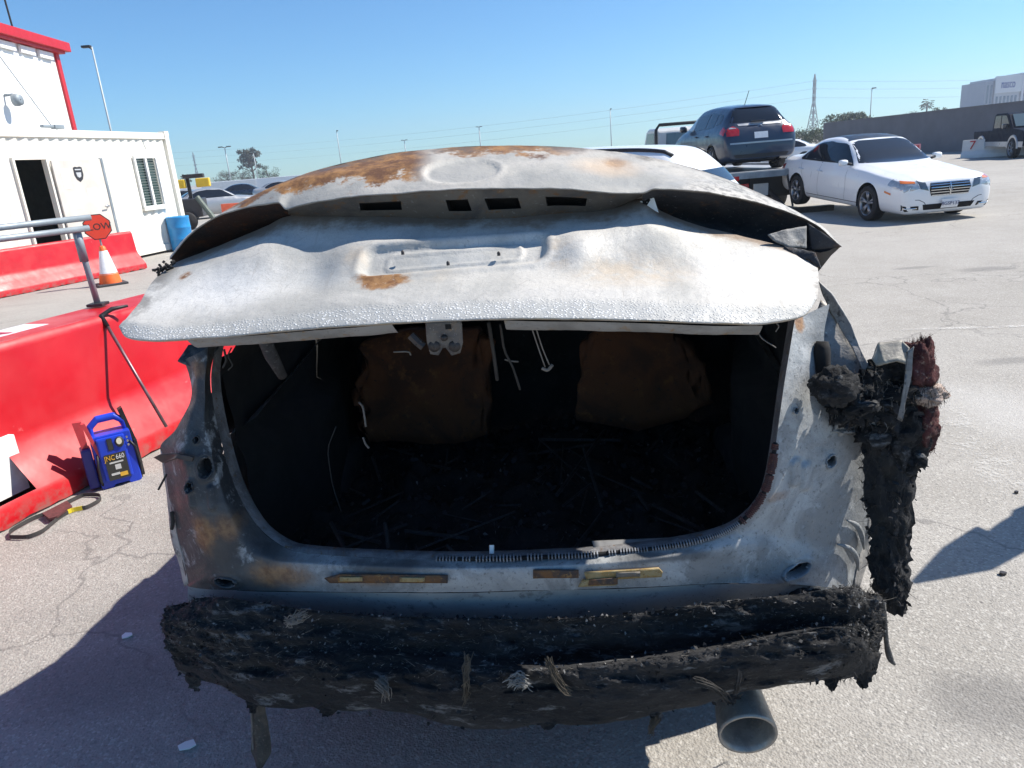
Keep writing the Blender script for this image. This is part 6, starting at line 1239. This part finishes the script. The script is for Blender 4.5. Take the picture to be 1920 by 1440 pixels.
def palm(loc, h, label, seed, lw=1.0):
    rs = np.random.RandomState(seed); root = empty('palm_tree', loc); m = MB(); m.tube([(0, 0, 0), (.1, 0, h*.5), (0, 0, h)], [.28*lw, .2*lw, .24*lw], 8); m.build('trunk', MT['bark'], root, True)
    m = MB()
    for k in range(30):
        a = rs.uniform(0, 6.28); e = rs.uniform(-.7, 1.3); L = rs.uniform(1.5, 2.1)*lw; d = np.array((math.cos(a)*math.cos(e), math.sin(a)*math.cos(e), math.sin(e))); sd_ = np.array((-math.sin(a), math.cos(a), 0))
        p0 = np.array((0, 0, h)); p1 = p0+d*L*.6; p2 = p0+d*L+np.array((0, 0, -.45*lw))
        for s in np.linspace(-1, 1, 7): m.add([p1-sd_*.03, p1+sd_*.03, p2+sd_*s*.7*lw+np.array((0, 0, -.25*abs(s)*lw)), p2+sd_*(s*.7-.04)*lw], [(0, 1, 2, 3)])
        m.add([p0-sd_*.03, p0+sd_*.03, p1+sd_*.03, p1-sd_*.03], [(0, 1, 2, 3)])
    m.build('crown', MT['leaf'], root); return tag(root, label, 'palm')
q = (188.3017,330,6.4192); palm((q[0], q[1], 0), 10.2, 'fan palm standing up behind the grey wall', 3, 1.5)
q = (-80.9048,200,2.0053); palm((q[0], q[1], 0), 3.6, 'small far palm beside the container corner', 4, .75)

# ------------------------------------------------------------------ lattice pylons, light poles, power lines
MT['steel_far'] = simple('steel_far', (.20, .21, .22), .7, .2, .1, 1)
def pylon(loc, h, label, rz=.3, t=.16):
    root = empty('power_pylon', loc, rz); m = MB(); lv = np.linspace(0, 1, 10); wid = lambda f: (.135*(1-f/.55)+.028 if f < .55 else .028*(1-max(0, f-.88)/.13)+.001)*h
    cn = [(-1, -1), (1, -1), (1, 1), (-1, 1)]
    for a, b in zip(lv, lv[1:]):
        for k in range(4):
            (x0, y0), (x1, y1) = cn[k], cn[(k+1) % 4]; A = (x0*wid(a)*.5, y0*wid(a)*.5, a*h); B = (x0*wid(b)*.5, y0*wid(b)*.5, b*h); A2 = (x1*wid(a)*.5, y1*wid(a)*.5, a*h); B2 = (x1*wid(b)*.5, y1*wid(b)*.5, b*h)
            m.tube([A, B], t, 4); m.tube([A, B2], t*.55, 4); m.tube([A2, B], t*.55, 4); m.tube([B, B2], t*.6, 4)
    m.build('lattice', MT['steel_far'], root); arms = []
    for f in (.62, .76, .88):
        m = MB(); w_ = .055*h
        for s in (-1, 1): m.tube([(s*wid(f)*.5, 0, f*h), (s*w_, 0, f*h+.012*h)], t*.6, 4); m.tube([(s*wid(f)*.5, 0, f*h+.03*h), (s*w_, 0, f*h+.012*h)], t*.5, 4)
        m.build('cross_arm', MT['steel_far'], root); arms.append((w_, f*h+.01*h))
    tag(root, label, 'pylon'); return root, arms
q = (176.9966,420,-1.3614); pr_, arms = pylon((q[0], q[1], 0), 32.5, 'steel lattice pylon rising behind the blue hatchback', .5, .20)
q2 = (-272.494,700,2.0476); pylon((q2[0], q2[1], 0), 30, 'pale hazy lattice pylon right of the container', .2, .22)
def pole(top, h, label, heads, r=.09, arm=.0):
    hs_ = .17 if r < .06 else .38
    root = empty('light_pole', (top[0], top[1], 0)); m = MB(); m.tube([(0, 0, 0), (0, 0, h)], [r, r*.6], 8); m.build('post', MT['galv_far'], root, True)
    for s in heads:
        m = MB(); m.tube([(0, 0, h-.1), (s*.5*arm, -.05, h)], r*.5, 6); m.box((s*arm-hs_*abs(s), -hs_*.5, h-.02), (s*arm+hs_*abs(s) if s else .3, hs_*.5, h+.4*hs_), bev=.03); m.build('lamp_head', MT['dark_metal'], root)
    return tag(root, label, 'light pole', 'lot light poles')
MT['galv_far'] = simple('galv_far', (.42, .46, .48), .6, .2, .1, 1)
def zt(p): return p[2]
for p, lb, hd, arm, r in (((-14.6271,30,6.8587), 'tall slim light pole behind the container roof', (-1,), .2, .05), ((-48.5853,140,7.7371), 'twin-headed light pole left of the eucalyptus', (-1, 1), .75, .13), ((-46.7206,150,6.5615), 'light pole rising out of the eucalyptus top', (-1,), .4, .12), ((-29.9674,150,9.4119), 'thin light pole over the rusty left part of the spoiler', (0,), .3, .11), ((-26.1971,230,9.442), 'far short light pole left of the emblem dent', (-1, 1), .6, .16), ((-3.5546,230,11.468), 'far light pole above the middle of the trunk lid', (-1, 1), .6, .20), ((24.9518,160,9.8075), 'light pole left of the tow truck cab', (0,), .3, .12), ((74.4893,150,9.1647), 'white light pole rising over the grey wall', (1,), .4, .12)):
    pole(p, zt(p), lb, hd, r, arm)
# power lines
m_l = simple('cable_far', (.30, .31, .32), .6)
qb = (q[0], q[1])
for k, (w_, z) in enumerate(arms):
    for s in (-1, 1):
        a = Vector((qb[0]+s*w_, qb[1], z)); m = MB()
        for tgt in (Vector((qb[0]-560, qb[1]+150, z+3)), Vector((qb[0]+420, qb[1]+60, z+3))):
            m.tube([tuple(a.lerp(tgt, f)-Vector((0, 0, 9*4*f*(1-f)))) for f in np.linspace(0, 1, 14)], .03, 4)
        m.build('power_line', m_l, pr_).matrix_parent_inverse = pr_.matrix_basis.inverted()

# ------------------------------------------------------------------ far parked vehicles on the left and behind the sedan
proto = sedan('parked_car', MT['dark_paint'], False)
spots = [((-14.0, 38.0), 30, 'silver_paint', 'grey sedan behind the orange barrier beyond the drum'), ((-17.6, 44.0), 20, 'silver_paint', 'silver car parked in the row beyond the container'), ((-21.2, 52.0), 24, 'white_paint', 'small white car in the far row right of the container'), ((-19.6, 60.0), 15, 'dark_paint', 'dark car in the farthest row past the container'), ((-15.4, 56.0), 10, 'silver_paint', 'silver car beneath the white banner trailer'), ((17.6, 46.5), 160, 'white_paint', 'white car parked far behind the sedan\'s trunk'), ((14.9, 47.5), 165, 'silver_paint', 'silver car far back beside the flatbed deck')]
for i, ((x, y), a, mt, lb) in enumerate(spots):
    o = proto if i == 0 else copy_tree(proto); o.location = (x, y, 0); o.rotation_euler = (0, 0, RAD(a)); tag(o, lb, 'car', 'cars parked far back in the lot')
    for ch in o.children:
        if ch.name.startswith('body'):
            ch.material_slots[0].link = 'OBJECT'; ch.material_slots[0].material = MT[mt]
tr = empty('box_trailer', (-25.3631,70,0.2479)[:2]+(0,), RAD(12)); m = MB(); m.box((-1.6, 0, .9), (8.0, 2.4, 1.75), bev=.03); m.build('box', MT['white_paint'], tr)
m = MB(); m.box((-1.6, -.03, 1.0), (3.2, -.005, 1.7)); m.build('banner', MT['paper'], tr)
for x in (0, 6.5):
    m = MB(); m.lathe([(.001, -.12), (.38, -.12), (.42, 0), (.38, .12), (.001, .12)], 20, (x, .1, .42), 'Y'); m.build('wheel', MT['tyre'], tr, True)
m = MB(); m.box((-1.5, .3, .5), (7.8, 2.1, .9)); m.build('chassis', MT['black_plastic'], tr)
tag(tr, 'low white trailer in front of the far trees left of the spoiler', 'trailer')

# ------------------------------------------------------------------ person standing just outside the right edge (only the shadow reaches the picture)
def skin_body(name, nodes, edges, mat, parent, root=0, sub=2):
    me = bpy.data.meshes.new(name); me.from_pydata([n[:3] for n in nodes], edges, []); o = put(name, me, mat, parent)
    sm = o.modifiers.new('skin', 'SKIN'); sm.use_smooth_shade = True; me.skin_vertices[0].data
    for i, n in enumerate(nodes): me.skin_vertices[0].data[i].radius = (n[3], n[4] if len(n) > 4 else n[3]); me.skin_vertices[0].data[i].use_root = (i == root)
    s_ = o.modifiers.new('s', 'SUBSURF'); s_.levels = sub; s_.render_levels = sub
    dg = bpy.context.evaluated_depsgraph_get(); m2 = bpy.data.meshes.new_from_object(o.evaluated_get(dg)); o.modifiers.clear(); o.data = m2; bpy.data.meshes.remove(me)
    if not m2.materials: m2.materials.append(mat)
    for f in m2.polygons: f.use_smooth = True
    return o
pe = empty('person', (3.62, 2.92, 0), RAD(203))       # local +x = facing
SKIN = simple('skin_tone', (.42, .25, .17), .6, 0, .1, 20); SHIRT = simple('dark_jacket', (.03, .035, .05), .8, 0, .2, 12, .3, 50); TRS = simple('dark_trousers', (.035, .035, .04), .85, 0, .2, 12, .3, 50); SHOE = simple('shoe', (.02, .02, .02), .6)
n = [(0, 0, 1.0, .11, .15), (0, 0, 1.25, .11, .16), (0, 0, 1.42, .09, .13), (.01, 0, 1.50, .055), (.03, 0, 1.58, .075, .07), (.02, 0, 1.68, .09, .08), (.01, 0, 1.75, .06),
     (0, .20, 1.40, .055), (-.02, .25, 1.12, .043), (.03, .26, .88, .034), (.05, .26, .80, .03),
     (.03, -.20, 1.40, .055), (.33, -.18, 1.37, .045), (.60, -.13, 1.34, .036), (.66, -.12, 1.34, .03),
     (0, .10, .92, .085), (.01, .11, .50, .058), (-.01, .12, .09, .04), (.10, .13, .04, .035), (0, -.10, .92, .085), (.01, -.11, .50, .058), (-.01, -.12, .09, .04), (.10, -.13, .04, .035)]
ed = [(0, 1), (1, 2), (2, 3), (3, 4), (4, 5), (5, 6), (2, 7), (7, 8), (8, 9), (9, 10), (2, 11), (11, 12), (12, 13), (13, 14), (0, 15), (15, 16), (16, 17), (17, 18), (0, 19), (19, 20), (20, 21), (21, 22)]
skin_body('body', n, ed, SKIN, pe)
k = .012
skin_body('jacket', [(a[0], a[1], a[2], a[3]+k+.01, (a[4] if len(a) > 4 else a[3])+k+.01) for a in (n[0], n[1], n[2], n[7], n[8], n[9], n[11], n[12], n[13])], [(0, 1), (1, 2), (2, 3), (3, 4), (4, 5), (2, 6), (6, 7), (7, 8)], SHIRT, pe)
skin_body('trousers', [(a[0], a[1], a[2], a[3]+k, (a[4] if len(a) > 4 else a[3])+k) for a in ((0, 0, 1.0, .10, .15), n[15], n[16], (0, .12, .13, .05), n[19], n[20], (0, -.12, .13, .05))], [(0, 1), (1, 2), (2, 3), (0, 4), (4, 5), (5, 6)], TRS, pe)
for s in (1, -1):
    skin_body('shoe', [(-.05, s*.12, .045, .04), (.06, s*.125, .045, .042), (.17, s*.13, .035, .034)], [(0, 1), (1, 2)], SHOE, pe)
    w_ = (.05, .26, .79) if s > 0 else (.67, -.12, 1.34)
    for q, L in ((-.03, .07), (-.01, .085), (.01, .08), (.03, .065)): skin_body('finger', [(w_[0]+.02, w_[1]+q*.8, w_[2], .010), (w_[0]+.02+L*.5, w_[1]+q, w_[2]+.004, .009), (w_[0]+.02+L, w_[1]+q*1.1, w_[2]-.02, .007)], [(0, 1), (1, 2)], SKIN, pe, 0, 1)
    skin_body('thumb', [(w_[0], w_[1]-s*.02, w_[2], .011), (w_[0]+.03, w_[1]-s*.05, w_[2]+.012, .010), (w_[0]+.06, w_[1]-s*.055, w_[2]+.01, .008)], [(0, 1), (1, 2)], SKIN, pe, 0, 1)
m = MB(); m.lathe([(.095, .0), (.10, .03), (.092, .08), (.06, .12), (.001, .135)], 20, (0, 0, 1.68)); m.build('hair', simple('dark_hair', (.02, .015, .012), .7), pe, True)
m = MB(); m.lathe([(.001, .03), (.012, .02), (.018, 0), (.012, -.02), (.001, -.02)], 10, (.115, 0, 1.63)); m.build('nose', SKIN, pe, True)
for s in (1, -1):
    m = MB(); m.lathe([(.001, .012), (.008, .008), (.012, 0), (.008, -.008), (.001, -.012)], 10, (.098, s*.032, 1.665)); m.build('eye', MT['black_plastic'], pe, True)
    m = MB(); m.lathe([(.001, .03), (.012, .02), (.015, 0), (.01, -.022), (.001, -.03)], 10, (.02, s*.088, 1.64)); m.build('ear', SKIN, pe, True)
m = MB(); m.box((.10, -.025, 1.575), (.108, .025, 1.585), bev=.003); m.build('mouth', simple('lips', (.35, .14, .11), .6), pe)
m = MB(); m.prism([(.40, -.05), (.40, -.27), (.66, -.23), (.97, -.13), (.97, -.11), (.66, -.03)], 1.385, 1.40); cb_ = m.build('shadow_board', simple('shadow_board', (.12, .09, .06), .6)); cb_.parent = None; cb_.matrix_world = Matrix.Translation((3.62, 2.92, 0)) @ Matrix.Rotation(RAD(203), 4, 'Z'); tag(cb_, 'tapered brown board added beyond the right edge to shape the cast shadow', 'board')  # invented out-of-frame board, there only to shape the shadow on the asphalt
tag(pe, 'person in a dark jacket standing beyond the right edge, one arm held out', 'person')

# ------------------------------------------------------------------ distant haze
hz = MB(); hz.box((-900, -40, -1), (900, 900, 48)); ho = hz.build('haze', None)
hm = bpy.data.materials.new('haze_air'); hm.use_nodes = True; hn = hm.node_tree; hn.nodes.remove(hn.nodes['Principled BSDF'])
pv = hn.nodes.new('ShaderNodeVolumePrincipled'); pv.inputs['Color'].default_value = (.80, .88, 1.0, 1); pv.inputs['Density'].default_value = .0006; pv.inputs['Anisotropy'].default_value = .3
hn.links.new(pv.outputs[0], hn.nodes['Material Output'].inputs['Volume']); ho.data.materials.append(hm); tag(ho, kind='stuff')
